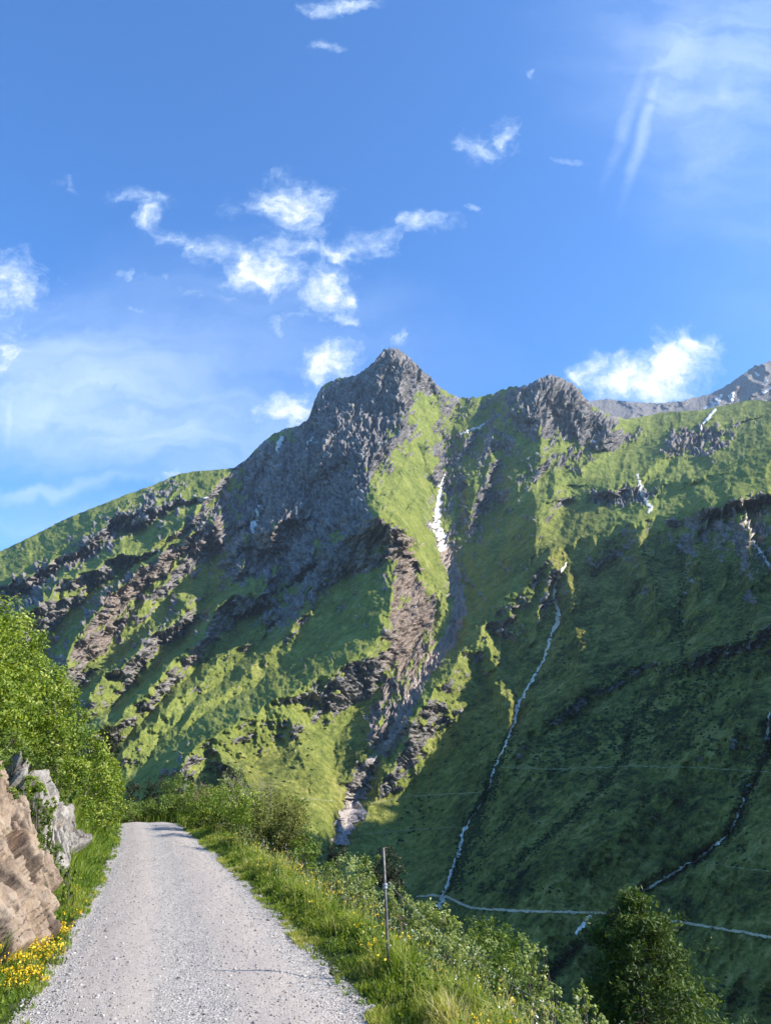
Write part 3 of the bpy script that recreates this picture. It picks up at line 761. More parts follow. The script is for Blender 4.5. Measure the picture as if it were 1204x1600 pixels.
# ------------------------------------------------------------------ alder scrub and boulders on the far slopes
def ico_unit():
    t = (1 + 5 ** .5) / 2
    v = np.array([(-1, t, 0), (1, t, 0), (-1, -t, 0), (1, -t, 0), (0, -1, t), (0, 1, t), (0, -1, -t), (0, 1, -t), (t, 0, -1), (t, 0, 1), (-t, 0, -1), (-t, 0, 1)], float)
    v /= np.linalg.norm(v[0])
    f = np.array([(0, 11, 5), (0, 5, 1), (0, 1, 7), (0, 7, 10), (0, 10, 11), (1, 5, 9), (5, 11, 4), (11, 10, 2), (10, 7, 6), (7, 1, 8), (3, 9, 4), (3, 4, 2), (3, 2, 6), (3, 6, 8), (3, 8, 9), (4, 9, 5), (2, 4, 11), (6, 2, 10), (8, 6, 7), (9, 8, 1)])
    return v, f
def subdiv(v, f):
    vv = list(map(tuple, v)); cache = {}
    def mid(a, b):
        k = (min(a, b), max(a, b))
        if k not in cache:
            m = (np.array(vv[a]) + np.array(vv[b])); m /= np.linalg.norm(m); cache[k] = len(vv); vv.append(tuple(m))
        return cache[k]
    nf = []
    for a, b, c in f:
        ab, bc, ca = mid(a, b), mid(b, c), mid(c, a)
        nf += [(a, ab, ca), (b, bc, ab), (c, ca, bc), (ab, bc, ca)]
    return np.array(vv), np.array(nf)
ICO = ico_unit(); ICO2 = subdiv(*ICO); ICO3 = subdiv(*ICO2)

def lumps(centres, radii, base, rough, rng, squash=.75):
    v, f = base; n = len(centres); k = len(v)
    rot = rng.rand(n) * 6.283
    c, s = np.cos(rot), np.sin(rot)
    jit = 1 + (rng.rand(n, k) - .5) * rough
    V = v[None] * jit[..., None]
    V = np.stack([V[..., 0] * c[:, None] - V[..., 1] * s[:, None], V[..., 0] * s[:, None] + V[..., 1] * c[:, None], V[..., 2] * squash], -1)
    V = V * radii[:, None, None] + centres[:, None]
    Fi = f[None] + (np.arange(n) * k)[:, None, None]
    return V.reshape(-1, 3), Fi.reshape(-1, 3)

rng = np.random.RandomState(5)
M_scrub = simple_mat('alder_scrub', (.014, .024, .008), .9, .1, .6, (.060, .082, .024), .6)
SCRUB = [(960, 1150, 120, 34, -28, 900), (1060, 1110, 90, 40, -30, 700), (1120, 1040, 80, 34, -30, 420), (880, 1160, 80, 26, -30, 420), (1080, 1160, 60, 22, 0, 300), (1060, 985, 14, 50, 0, 120),
         (985, 1150, 14, 60, 12, 200), (930, 1240, 60, 12, -48, 160), (760, 1250, 14, 60, 25, 220), (735, 1330, 22, 60, 20, 260), (1165, 1215, 18, 50, 30, 260), (820, 1390, 90, 8, 2, 80), (700, 1140, 60, 50, -30, 110),
         (640, 1280, 30, 70, 20, 110), (450, 1190, 60, 50, 0, 70), (230, 1150, 60, 50, -30, 30), (1000, 1300, 220, 110, 0, 160), (880, 1485, 60, 14, -38, 130), (1140, 1560, 90, 30, 0, 200), (350, 1200, 60, 20, -30, 30), (1160, 1160, 60, 40, 0, 160), (1150, 1340, 60, 12, -50, 40), (870, 1010, 60, 60, 0, 90)]
cs_, rs_ = [], []
for cx, cy, rx, ry, a, n in SCRUB:
    n = int(n * .75); u = rng.randn(n, 2) * .55; c, s = math.cos(R(a)), math.sin(R(a))
    for (p, q) in u:
        x = cx + p * rx * c - q * ry * s; y = cy + p * rx * s + q * ry * c
        if not (-100 < x < 1300 and 640 < y < 1640): continue
        if fbm(np.array(x / 14), np.array(y / 9), 3, 401) < -.06: continue
        if 1196 < y < 1206 and x > 770: continue
        pt = at_px(x, y, .3); d = pt[1]
        cs_.append(pt); rs_.append(d / 1200 * rng.uniform(1.0, 1.6) ** 2.6)
LINES = [([(1066, 1000), (1066, 1035), (1030, 1075), (985, 1130), (972, 1185), (950, 1222), (900, 1272), (850, 1314), (800, 1354), (755, 1396)], 5, 700), ([(832, 1240), (800, 1275), (770, 1312)], 4, 90),
         ([(805, 1140), (785, 1180), (768, 1225), (748, 1265), (735, 1300), (722, 1345), (712, 1392)], 9, 700), ([(1204, 1170), (1170, 1235), (1150, 1290), (1130, 1320)], 9, 300), ([(1062, 850), (1066, 900), (1062, 980)], 6, 160),
         ([(1000, 850), (1020, 900), (1034, 960)], 5, 80), ([(945, 1445), (905, 1475), (860, 1530), (840, 1570)], 8, 260), ([(1204, 985), (1080, 1035), (985, 1046), (905, 1092), (850, 1132)], 7, 380), ([(980, 1240), (940, 1280)], 3, 40)]
for pl, wd, n in LINES:
    pl = np.array(pl, float); sg = np.hypot(*np.diff(pl, axis=0).T); sl_ = np.concatenate([[0], np.cumsum(sg)])
    for _ in range(n):
        q = rng.rand() * sl_[-1]; x = np.interp(q, sl_, pl[:, 0]) + rng.randn() * wd * .6; y = np.interp(q, sl_, pl[:, 1]) + rng.randn() * wd * .6
        pt = at_px(x, y, .2); cs_.append(pt); rs_.append(pt[1] / 1200 * rng.uniform(1.0, 1.5) ** 2.2)
V, Fq = lumps(np.array(cs_), np.array(rs_), ICO2, .75, rng, .6)
o = mesh_np('scrub', V, Fq, M_scrub); tag(o, 'dark green alder scrub scattered over the shaded hillside', None, None, 'stuff')

M_boulder = simple_mat('pale_boulder', (.20, .18, .165), .9, .2, .8, (.36, .34, .31), .3)
cs_, rs_ = [], []
for cx, cy, rx, ry, n in [(700, 900, 16, 60, 260), (700, 1010, 20, 60, 260), (640, 1100, 24, 60, 260), (1000, 1280, 200, 90, 60), (560, 1230, 22, 70, 160), (920, 1440, 22, 16, 70), (1070, 1360, 60, 24, 60), (910, 690, 60, 14, 90), (760, 780, 60, 60, 90), (1120, 820, 80, 60, 70), (690, 1405, 26, 14, 60)]:
    for _ in range(n):
        x = cx + rng.randn() * rx * .6; y = cy + rng.randn() * ry * .6
        if x > 1290: continue
        pt = at_px(x, y, .1); cs_.append(pt); rs_.append(pt[1] / 1200 * rng.uniform(.35, .95))
V, Fq = lumps(np.array(cs_), np.array(rs_), ICO, .7, rng, .7)
o = mesh_np('boulders', V, Fq, M_boulder); tag(o, 'pale grey boulders strewn in the gullies', None, None, 'stuff')

# unseen valley wall added past the view, crest shaped to shade the hillside
wy = np.linspace(60, 900, 90)[:, None]; wu = np.linspace(0, 1, 110)[None]
crest = np.interp(wy, [60, 150, 300, 440, 560, 680, 900], [300, 520, 760, 840, 790, 770, 700]) + fbm(wy / 60, wy * 0, 4, 421) * 40
x0 = wy * 1.02 + 90; WX = x0 + (1900 - x0) * wu + 0 * wy
prof = np.where(WX < 1150, sstep(WX, 1150 - 1150, 1150) * 0 + np.clip((WX - x0) / (1150 - x0 + 1e-6), 0, 1) ** 1.1, 1 - np.clip((WX - 1150) / 750, 0, 1) ** 1.2)
WZ = -120 + (crest + 120) * prof + (ridged(wy / 70, WX / 200, 4, 425) - .4) * 50 * sstep(prof, 0, .2)
WYY = wy + 0 * WX
o = mesh_np('hillside', np.stack([WX, WYY, WZ], -1).reshape(-1, 3), grid_faces(90, 110).reshape(-1, 4), M_terrain, {'strat': np.full(WX.shape, .5), 'rock': np.full(WX.shape, .35), 'lush': np.full(WX.shape, .2), 'debris': np.zeros(WX.shape), 'tan': np.zeros(WX.shape)}, smooth=True)
tag(o, 'unseen valley side added right of the view to shade the hillside', None, None, 'structure')

# ground under everything, out to the horizon
ga = np.linspace(0, 2 * math.pi, 65)[:-1]; rr = np.array([0, 200, 600, 1500, 4000, 9000.])
V = [(0, 0, -140)] + [(r * math.cos(a), r * math.sin(a), -140) for r in rr[1:] for a in ga]
Fq = [(0, 1 + i, 1 + (i + 1) % 64) for i in range(64)]
F4 = [(1 + k * 64 + i, 1 + (k + 1) * 64 + i, 1 + (k + 1) * 64 + (i + 1) % 64, 1 + k * 64 + (i + 1) % 64) for k in range(4) for i in range(64)]
o = mesh_np('ground', np.array(V, float), [np.array(Fq), np.array(F4)], simple_mat('valley_meadow', (.05, .07, .02), .95, .1, .05, (.10, .12, .04)))
tag(o, 'valley floor meadow', None, None, 'structure')

# ------------------------------------------------------------------ air
hv = np.array([(x, y, z) for x in (-5200, 5200) for y in (-700, 7000) for z in (-141, 2750)], float)
hf = np.array([(0, 1, 3, 2), (4, 6, 7, 5), (0, 4, 5, 1), (2, 3, 7, 6), (0, 2, 6, 4), (1, 5, 7, 3)])
mh = bpy.data.materials.new('air_haze'); mh.use_nodes = True
for n_ in list(mh.node_tree.nodes):
    if n_.type == 'BSDF_PRINCIPLED': mh.node_tree.nodes.remove(n_)
pv = mh.node_tree.nodes.new('ShaderNodeVolumePrincipled')
pv.inputs['Color'].default_value = (.62, .78, 1.0, 1)
pv.inputs['Density'].default_value = HAZE
pv.inputs['Anisotropy'].default_value = .35
mh.node_tree.links.new(pv.outputs[0], [n_ for n_ in mh.node_tree.nodes if n_.type == 'OUTPUT_MATERIAL'][0].inputs['Volume'])
o = mesh_np('haze', hv, hf, mh); tag(o, 'thin blue air between the viewer and the mountains', None, None, 'stuff')
# ------------------------------------------------------------------ the near slope with the gravel road
LE = [(17, 1598), (66, 1532), (110, 1469), (143, 1426), (163, 1363), (176, 1323), (188, 1290)]
RE = [(574, 1600), (544, 1550), (500, 1494), (447, 1438), (399, 1388), (360, 1358), (319, 1329), (286, 1290)]
def to_plan(pts):
    out = []
    for x, y in pts:
        d = px_dir(x, y); t = -CAM_Z / d[2]; out.append((d[0] * t, d[1] * t))
    return out
lp = sorted(to_plan(LE), key=lambda p: p[1]); rp = sorted(to_plan(RE), key=lambda p: p[1])
def smooth_edge(pp):
    a = np.array(pp); k = np.polyfit(a[:, 1], a[:, 0], 2)
    return k
kl = smooth_edge(lp); kr = smooth_edge(rp)
def xl(Y):
    Yc = np.clip(Y, 4, 25); return np.polyval(kl, Yc) + (Y - Yc) * -.30
def xr(Y):
    Yc = np.clip(Y, 4, 25); return np.polyval(kr, Yc) + (Y - Yc) * -.30

def ground_z(X, Y, fine=True):
    X = np.asarray(X, float); Y = np.asarray(Y, float)
    sl = xl(Y) - X; sr = X - xr(Y)
    zl = np.where(sl > .35, 1.15 * np.maximum(sl - .35, 0) * sstep(sl, .2, 1.0), 0)
    zl = np.where(sl > 5, 1.15 * 4.65 + (sl - 5) * .55, zl)
    sh = .55
    zr = np.where(sr > 0, .07 * sstep(sr, 0, .5), 0) - .80 * np.maximum(sr - sh, 0) * sstep(sr, sh - .3, sh + .7)
    z = zl + zr
    drop = np.maximum(Y - 23.5, 0)
    z = z - .010 * np.minimum(drop, 25) ** 2 - np.maximum(drop - 25, 0) * .5
    off = sstep(np.maximum(sl, sr), .0, .6)
    z = z + off * (fbm(X * .9, Y * .9, 3, 501) * .12 + fbm(X * .25, Y * .25, 2, 505) * .25 * sstep(np.maximum(sl, sr), 1, 4))
    road = 1 - sstep(np.maximum(sl, sr), -.15, .05)
    w = (X - xl(Y)) / (xr(Y) - xl(Y))
    z = z + road * (.03 * np.sin(np.clip(w, 0, 1) * math.pi) - .012 * np.cos(np.clip(w, 0, 1) * 4 * math.pi) + fbm(X * 2.5, Y * 1.2, 3, 511) * .012)
    return z

ys = np.concatenate([np.linspace(-8, 3.5, 16, endpoint=False), np.linspace(3.5, 28, 260, endpoint=False), np.linspace(28, 120, 60)])
us = np.concatenate([np.linspace(-24, -4, 30, endpoint=False), np.linspace(-4, 0, 44, endpoint=False), np.linspace(0, 1, 30, endpoint=False), np.linspace(1, 5, 60, endpoint=False), np.linspace(5, 9, 16, endpoint=False), np.linspace(9, 90, 40)])
GY = ys[:, None] + 0 * us[None]
xl_, xr_ = xl(GY), xr(GY)
GX = np.where(us[None] < 0, xl_ + us[None], np.where(us[None] <= 1, xl_ + (xr_ - xl_) * us[None], xr_ + (us[None] - 1)))
GX = GX + ((us[None] > -.6) & (us[None] < 1.6)) * fbm(GY * 1.4, us[None] * 2 + 0 * GY, 3, 520) * .07 * ((us[None] <= 0) | (us[None] >= 1))
GZ = ground_z(GX, GY)
NEAR = np.stack([GX, GY, GZ], -1)
roadw = 1 - sstep(np.maximum(xl(GY) - GX, GX - xr(GY)), -.10, .05)

def near_soil_mat():
    m, T, b = material('bank_turf', .95, .1)
    co = T.node('ShaderNodeNewGeometry').outputs['Position']
    n1 = T.noise(co, 2.2, 6, .65); n2 = T.noise(co, 22, 5, .7)
    c = T.ramp(T.math('MULTIPLY_ADD', n2, .5, T.math('MULTIPLY', n1, .5)), [(.3, (.020, .026, .010)), (.5, (.055, .075, .018)), (.62, (.10, .115, .035)), (.75, (.16, .14, .07))])
    T.put(b.inputs['Base Color'], c)
    T.put(b.inputs['Normal'], T.bump(T.math('ADD', n1, n2), .8, .05))
    return m
def road_mat():
    m, T, b = material('gravel', .92, .25)
    co = T.node('ShaderNodeNewGeometry').outputs['Position']
    big = T.noise(co, .55, 5, .6); mid = T.noise(co, 3.5, 5, .65)
    v = T.node('ShaderNodeTexVoronoi', feature='F1'); T.put(v.inputs['Vector'], co); v.inputs['Scale'].default_value = 46
    v2 = T.node('ShaderNodeTexVoronoi', feature='F1'); T.put(v2.inputs['Vector'], co); v2.inputs['Scale'].default_value = 105
    s1 = T.node('ShaderNodeSeparateColor'); T.put(s1.inputs[0], v.outputs['Color'])
    s2 = T.node('ShaderNodeSeparateColor'); T.put(s2.inputs[0], v2.outputs['Color'])
    track = T.attr('wheel')
    c1 = T.ramp(s1.outputs[0], [(0, (.15, .14, .13)), (.2, (.31, .285, .26)), (.6, (.44, .405, .375)), (.9, (.58, .545, .51)), (1.0, (.72, .69, .65))])
    c2 = T.ramp(s2.outputs[0], [(0, (.28, .235, .20)), (.4, (.45, .385, .335)), (.8, (.53, .46, .405)), (1.0, (.62, .56, .50))])
    loose = T.ss(T.math('ADD', T.math('MULTIPLY', T.math('SUBTRACT', mid, .5), .9), track), .3, .7)
    c = T.mix(loose, c2, c1)
    dust = T.ramp(big, [(.3, (.90, .86, .80)), (.5, (.99, .94, .87)), (.7, (1.05, .97, .88))])
    c = T.mix(1.0, c, dust, 'MULTIPLY')
    fineg = T.noise(co, 60, 4, .7)
    c = T.mix(.45, c, T.ramp(fineg, [(.3, (.31, .275, .245)), (.7, (.55, .50, .455))]))
    T.put(b.inputs['Base Color'], c)
    h = T.math('SUBTRACT', T.math('MULTIPLY', T.math('SUBTRACT', 1.0, v.outputs['Distance']), T.math('MULTIPLY_ADD', loose, .8, .2)), T.math('MULTIPLY', v2.outputs['Distance'], .4))
    T.put(b.inputs['Normal'], T.bump(h, .75, .016))
    return m
M_turf = near_soil_mat(); M_road = road_mat()
i0 = int(np.argmin(np.abs(us - 0))); i1 = int(np.argmin(np.abs(us - 1)))
Fn = grid_faces(*GX.shape)
turf = np.concatenate([Fn[:, :i0].reshape(-1, 4), Fn[:, i1:].reshape(-1, 4)])
def sub_mesh(name, V, f, mat, attrs=None):
    used = np.unique(f); rm = np.full(len(V), -1, np.int64); rm[used] = np.arange(len(used))
    return mesh_np(name, V[used], rm[f], mat, {k: a.ravel()[used] for k, a in (attrs or {}).items()}, smooth=True)
o = sub_mesh('hillside', NEAR.reshape(-1, 3), turf[:, ::-1], M_turf); tag(o, 'grassy bank and verge', None, None, 'structure')
w_ = np.clip((GX - xl(GY)) / (xr(GY) - xl(GY)), 0, 1)
wheel = .35 + .5 * np.cos(w_ * 4 * math.pi) * .8 + .5 * sstep(np.abs(w_ - .5), .36, .5) + .25 * sstep(GY, 14, 8) * sstep(w_, .55, .8)
# the road carries its own finer sheet
yr = np.concatenate([np.linspace(-8, 3.5, 12, endpoint=False), np.linspace(3.5, 27, 420, endpoint=False), np.linspace(27, 60, 24)])
ur = np.linspace(0, 1, 90)
RY = yr[:, None] + 0 * ur[None]; RX = xl(RY) - .03 + (xr(RY) - xl(RY) + .06) * ur[None]
jag = fbm(RY * 2.1, RY * 0 + .4, 4, 531) * .10 * sstep(ur[None], .25, 0) + fbm(RY * 2.1, RY * 0 + 4.4, 4, 535) * .12 * sstep(ur[None], .75, 1)
RX = RX + jag
RZ = ground_z(RX, RY) + .006 + fbm(RX * 14, RY * 14, 3, 541) * .008
wh = .42 + .42 * np.cos(ur[None] * 4 * math.pi) * np.ones_like(RY) + .5 * sstep(np.abs(ur[None] - .5), .36, .5) + .25 * sstep(RY, 14, 8) * sstep(ur[None], .55, .8)
o = mesh_np('road', np.stack([RX, RY, RZ], -1).reshape(-1, 3), grid_faces(*RX.shape)[..., ::-1].reshape(-1, 4), M_road, {'wheel': wh}, smooth=True)
tag(o, 'pale grey gravel mountain road', None, None, 'structure')
# turf also fills in under the road's worn edge
o = mesh_np('ground', np.stack([GX[:, i0 - 1:i1 + 2], GY[:, i0 - 1:i1 + 2], GZ[:, i0 - 1:i1 + 2] - .03], -1).reshape(-1, 3), grid_faces(len(ys), i1 - i0 + 3)[..., ::-1].reshape(-1, 4), M_turf, smooth=True)
tag(o, 'earth bed of the road', None, None, 'structure')

# loose pebbles
rng = np.random.RandomState(11)
n = 22000
Yp = 4.2 + 15 * rng.rand(n) ** 1.6; u = rng.rand(n)
edge_bias = rng.rand(n) < .45
u = np.where(edge_bias, np.where(rng.rand(n) < .5, rng.beta(1, 7, n), 1 - rng.beta(1, 6, n)), u)
u = u * 1.06 - .03
Xp = xl(Yp) + (xr(Yp) - xl(Yp)) * u
rad = rng.lognormal(math.log(.0054), .40, n); rad = np.clip(rad, .003, .03)
C = np.stack([Xp, Yp, ground_z(Xp, Yp) + .006 + rad * .25], -1)
V, Fq = lumps(C, rad, ICO, .7, rng, .6)
def pebble_mat():
    m, T, b = material('pebble', .9, .25)
    v = T.attr('tint')
    T.put(b.inputs['Base Color'], T.ramp(v, [(0, (.14, .125, .11)), (.15, (.30, .265, .235)), (.7, (.43, .385, .345)), (1, (.58, .53, .48))]))
    return m
o = mesh_np('gravel', V, Fq, pebble_mat(), {'tint': np.repeat(rng.rand(n), 12)}); tag(o, 'loose pale pebbles on the road', None, None, 'stuff')

# drainage rail across the road
def box_bar(name, a, b, w, h, mat, parent=None):
    a = np.array(a, float); b = np.array(b, float); d = b - a; d /= np.linalg.norm(d)
    up = np.array([0, 0, 1.]); s = np.cross(d, up); s /= np.linalg.norm(s)
    K = 24; rows = []
    for i in range(K + 1):
        c = a + (b - a) * i / K
        rows += [c + s * w / 2, c + s * w / 2 + up * h, c - s * w / 2 + up * h, c - s * w / 2]
    F = []
    for i in range(K):
        for k in range(4): F.append((i * 4 + k, i * 4 + (k + 1) % 4, (i + 1) * 4 + (k + 1) % 4, (i + 1) * 4 + k))
    F += [(3, 2, 1, 0), tuple(K * 4 + k for k in range(4))]
    return mesh_np(name, np.array(rows), np.array(F), mat, parent=parent)
Yd = 16.6
M_rail = simple_mat('weathered_larch', (.42, .37, .32), .9, .2, 6, (.60, .54, .47), .01)
root = empty('drainage_channel', (float(xl(Yd)), Yd, 0), 'pale wooden drainage channel laid across the gravel road', 'drainage channel')
for k, dy in enumerate((-.07, .07)):
    a = (xl(Yd) + .05, Yd + dy - .05, 0); b_ = (xr(Yd) - .05, Yd + dy + .28, 0)
    za, zb = float(ground_z(a[0], a[1])), float(ground_z(b_[0], b_[1]))
    o = box_bar('rail', (float(a[0]) - float(xl(Yd)), dy - .05, za + .0), (float(b_[0]) - float(xl(Yd)), dy + .28, zb + .0),   .06, .014, M_rail, root)

# ------------------------------------------------------------------ rock slabs in the bank
def rock_mat(name, cols4, crack_shade=.6):
    m, T, b = material(name, .88, .2)
    tc = T.node('ShaderNodeTexCoord').outputs['UV']
    co = T.node('ShaderNodeNewGeometry').outputs['Position']
    st = T.attr('strata')
    n1 = T.noise(co, 2.4, 6, .62); n2 = T.noise(co, 17, 6, .68)
    mixn = T.math('ADD', T.math('MULTIPLY', n1, .5), T.math('ADD', T.math('MULTIPLY', n2, .3), T.math('MULTIPLY', st, .2)))
    c = T.ramp(mixn, [(.30, cols4[0]), (.44, cols4[1]), (.56, cols4[2]), (.72, cols4[3])])
    c = T.mix(T.math('MULTIPLY', T.ss(T.attr('crack_shade'), .1, .8), .8), c, cols4[0])  # cracks painted darker, standing in for shade the frontal sun leaves out
    rust = T.ss(T.noise(co, 1.3, 4, .6), .58, .72)
    c = T.mix(T.math('MULTIPLY', rust, .45), c, (.36, .19, .09))
    T.put(b.inputs['Base Color'], c)
    T.put(b.inputs['Normal'], T.bump(T.math('ADD', T.math('MULTIPLY', n1, .8), n2), .8, .035))
    return m
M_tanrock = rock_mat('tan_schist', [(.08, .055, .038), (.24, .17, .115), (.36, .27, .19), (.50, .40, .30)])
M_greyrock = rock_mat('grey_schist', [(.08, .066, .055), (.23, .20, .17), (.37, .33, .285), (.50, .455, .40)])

def rock_slab(corners, thick, seed, mat, label, rough=1.0, na=150, nb=230):
    """corners TL,TR,BR,BL as (px,py,Y); grooves run from top to bottom, parallel to the sides"""
    TL, TR, BR, BL = [px_at(*c) for c in corners]
    a = np.linspace(0, 1, na)[None, :]; b_ = np.linspace(0, 1, nb)[:, None]
    Pg = (TL * (1 - a[..., None]) + TR * a[..., None]) * (1 - b_[..., None]) + (BL * (1 - a[..., None]) + BR * a[..., None]) * b_[..., None]
    n_ = np.cross(TR - TL, BL - TL); n_ /= np.linalg.norm(n_)
    if np.dot(n_, np.array([0, 0, CAM_Z]) - (TL + BR) / 2) < 0: n_ = -n_
    wd = np.linalg.norm(TR - TL) + np.linalg.norm(BR - BL); wd /= 2; hg = np.linalg.norm(BL - TL)
    A = a * wd + 0 * b_; B = b_ * hg + 0 * a
    A2 = A + fbm(A * 1.2, B * .9, 3, seed) * .14
    steps = fbm(A2 * 2.6, B * .35, 4, seed + 3)
    q = np.round(steps * 5) / 5 * .6 + steps * .4
    cracks = ridged(A2 * 3.2, B * .42, 3, seed + 7); cracks = sstep(cracks, .62, .95)
    fine = np.round(fbm(A2 * 9, B * .9, 3, seed + 30) * 4) / 4
    c2 = sstep(ridged(A2 * 8.5, B * .8 + A2 * .6, 3, seed + 33), .66, .96)
    phs = A2 * 2.1 + fbm(A * .9, B * .45, 3, seed + 40) * .45
    ph2 = A2 * 5.3 + fbm(A * 1.2, B * .7, 3, seed + 43) * .8
    saw = phs - np.floor(phs); saw2 = ph2 - np.floor(ph2)
    cracks = np.maximum(cracks * .55, sstep(np.minimum(saw, 1 - saw), .07, .0)); c2 = np.maximum(c2 * .6, sstep(np.minimum(saw2, 1 - saw2), .10, .0) * sstep(fbm(A * 2, B * 1.5, 2, seed + 46), -.15, .2))
    crng = np.random.RandomState(seed)
    def cells(k, stretch, amp, tilt, warp):
        sx = crng.rand(k) * wd; sy = crng.rand(k) * hg; hh = crng.randn(k) * amp; ta = crng.randn(k) * tilt; tb = crng.randn(k) * tilt * .35
        aw = A + fbm(A * 2.5, B * 1.2, 3, seed + 61) * warp + B * .0; bw = B + fbm(A * 2.5, B * 1.5, 3, seed + 64) * warp * 2
        d1 = np.full(A.shape, 1e9); d2 = d1.copy(); H_ = np.zeros(A.shape)
        for i in range(k):
            d = np.hypot(aw - sx[i], (bw - sy[i]) * stretch); m = d < d1
            d2 = np.where(m, d1, np.minimum(d2, d)); d1 = np.where(m, d, d1)
            H_ = np.where(m, hh[i] + ta[i] * (A - sx[i]) + tb[i] * (B - sy[i]), H_)
        return H_, d2 - d1
    na_ = wd * hg
    H1, e1 = cells(int(6 + na_ * 3.2), .22, .075, .30, .10); H2, e2 = cells(int(10 + na_ * 26), .34, .020, .22, .05); H3, e3 = cells(int(20 + na_ * 110), .5, .007, .15, .03)
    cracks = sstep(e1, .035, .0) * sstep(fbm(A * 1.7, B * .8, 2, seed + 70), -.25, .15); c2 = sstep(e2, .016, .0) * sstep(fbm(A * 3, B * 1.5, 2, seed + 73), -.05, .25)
    h = H1 + H2 + H3 - cracks * .09 - c2 * .03 + fbm(A * 16, B * 10, 3, seed + 80) * .008
    h_old = (1 - saw) * .13 * (1 + fbm(A * 1.3, B * .5, 2, seed + 50)) + (1 - saw2) * .05 + q * .05 + fine * .05 - cracks * .14 * rough - c2 * .05 + fbm(A * 6, B * 4, 4, seed + 9) * .035 + (ridged(A * 12, B * 5, 3, seed + 12) - .4) * .03
    e = np.minimum(np.minimum(A, wd - A) / .07, np.minimum(B, hg - B) / .08)
    e = np.clip(e + fbm(A * 3, B * 3, 3, seed + 15) * .3, 0, 1)
    edge = 1 - (1 - e) ** 2
    ragx = np.round(fbm(B * 1.6, A * .2, 3, seed + 20) * 5) / 5 * .10
    tdir = (TR - TL) / np.linalg.norm(TR - TL)
    Pg = Pg + n_ * (h * 1.0 - (1 - edge) * thick * .55)[..., None] + tdir * (ragx * (1 - 2 * np.abs(.5 - a)) ** 0)[..., None]
    back = Pg[...] - n_ * thick
    back = Pg.mean((0, 1)) * 0 + (Pg - n_ * (thick + 0 * h)[..., None])
    # front grid plus a skirt to a flat back
    V = Pg.reshape(-1, 3); F = grid_faces(nb, na).reshape(-1, 4)
    ring = list(range(0, na)) + [i * na + na - 1 for i in range(1, nb)] + [(nb - 1) * na + j for j in range(na - 2, -1, -1)] + [i * na for i in range(nb - 2, 0, -1)]
    Vb = V[ring] - n_ * thick; c0 = len(V)
    m = len(ring); side = np.array([(ring[i], ring[(i + 1) % m], c0 + (i + 1) % m, c0 + i) for i in range(m)])
    cen = Vb.mean(0)[None]
    capf = np.array([(c0 + i, c0 + (i + 1) % m, c0 + m) for i in range(m)])
    Vall = np.concatenate([V, Vb, cen])
    stv = np.concatenate([((steps + 1) * .5).ravel(), np.full(m + 1, .5)])
    o = mesh_np('rock_outcrop', Vall, [np.concatenate([F, side]), capf], mat, {'strata': stv, 'crack_shade': np.concatenate([np.maximum(cracks, c2 * .7).ravel(), np.full(m + 1, .0)])}, loc=None)
    tag(o, label, 'rock outcrop')
    return o
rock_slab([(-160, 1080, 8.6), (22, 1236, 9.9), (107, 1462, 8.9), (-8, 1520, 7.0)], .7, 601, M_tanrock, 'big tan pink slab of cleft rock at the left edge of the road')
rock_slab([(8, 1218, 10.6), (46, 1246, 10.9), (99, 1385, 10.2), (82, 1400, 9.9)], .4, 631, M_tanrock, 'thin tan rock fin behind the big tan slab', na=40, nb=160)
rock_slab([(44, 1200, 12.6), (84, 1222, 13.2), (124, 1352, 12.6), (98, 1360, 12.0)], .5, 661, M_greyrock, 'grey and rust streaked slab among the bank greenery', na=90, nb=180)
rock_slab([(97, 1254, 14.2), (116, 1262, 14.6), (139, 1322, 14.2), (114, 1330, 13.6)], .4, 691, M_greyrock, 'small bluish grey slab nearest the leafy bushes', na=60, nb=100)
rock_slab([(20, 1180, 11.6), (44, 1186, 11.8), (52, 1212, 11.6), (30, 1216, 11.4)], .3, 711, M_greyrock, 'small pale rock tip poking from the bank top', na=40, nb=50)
# ------------------------------------------------------------------ leaves, shrubs, trees
def leaf_mat(name, stops, trans=.35, rough=.55, spec=.3):
    m = bpy.data.materials.new(name); m.use_nodes = True; T = NT(m.node_tree)
    b = m.node_tree.nodes['Principled BSDF']
    b.inputs['Roughness'].default_value = rough; b.inputs['Specular IOR Level'].default_value = spec
    c = T.ramp(T.attr('tint'), stops)
    T.put(b.inputs['Base Color'], c)
    tr = T.node('ShaderNodeBsdfTranslucent')
    T.put(tr.inputs[0], T.mix(1.0, c, (1.25, 1.3, .55), 'MULTIPLY'))
    mx = T.node('ShaderNodeMixShader'); mx.inputs[0].default_value = trans
    T.put(mx.inputs[1], b.outputs[0]); T.put(mx.inputs[2], tr.outputs[0])
    out = [n for n in m.node_tree.nodes if n.type == 'OUTPUT_MATERIAL'][0]
    T.put(out.inputs[0], mx.outputs[0])
    return m
LM = {
 'bright': leaf_mat('alder_leaf', [(0, (.055, .095, .012)), (.45, (.16, .23, .022)), (.8, (.29, .345, .035)), (1, (.50, .52, .14))]),
 'mid': leaf_mat('shrub_leaf', [(0, (.050, .085, .014)), (.5, (.13, .19, .028)), (1, (.26, .31, .06))]),
 'olive': leaf_mat('olive_leaf', [(0, (.065, .065, .014)), (.5, (.16, .17, .035)), (1, (.32, .30, .08))]),
 'willow': leaf_mat('willow_leaf', [(0, (.10, .13, .035)), (.5, (.27, .32, .085)), (1, (.50, .53, .22))]),
 'dark': leaf_mat('juniper_needle', [(0, (.010, .016, .007)), (.6, (.035, .040, .014)), (1, (.085, .075, .03))], .15),
 'conifer': leaf_mat('conifer_needle', [(0, (.016, .032, .006)), (.55, (.070, .112, .015)), (1, (.19, .25, .035))], .30),
}
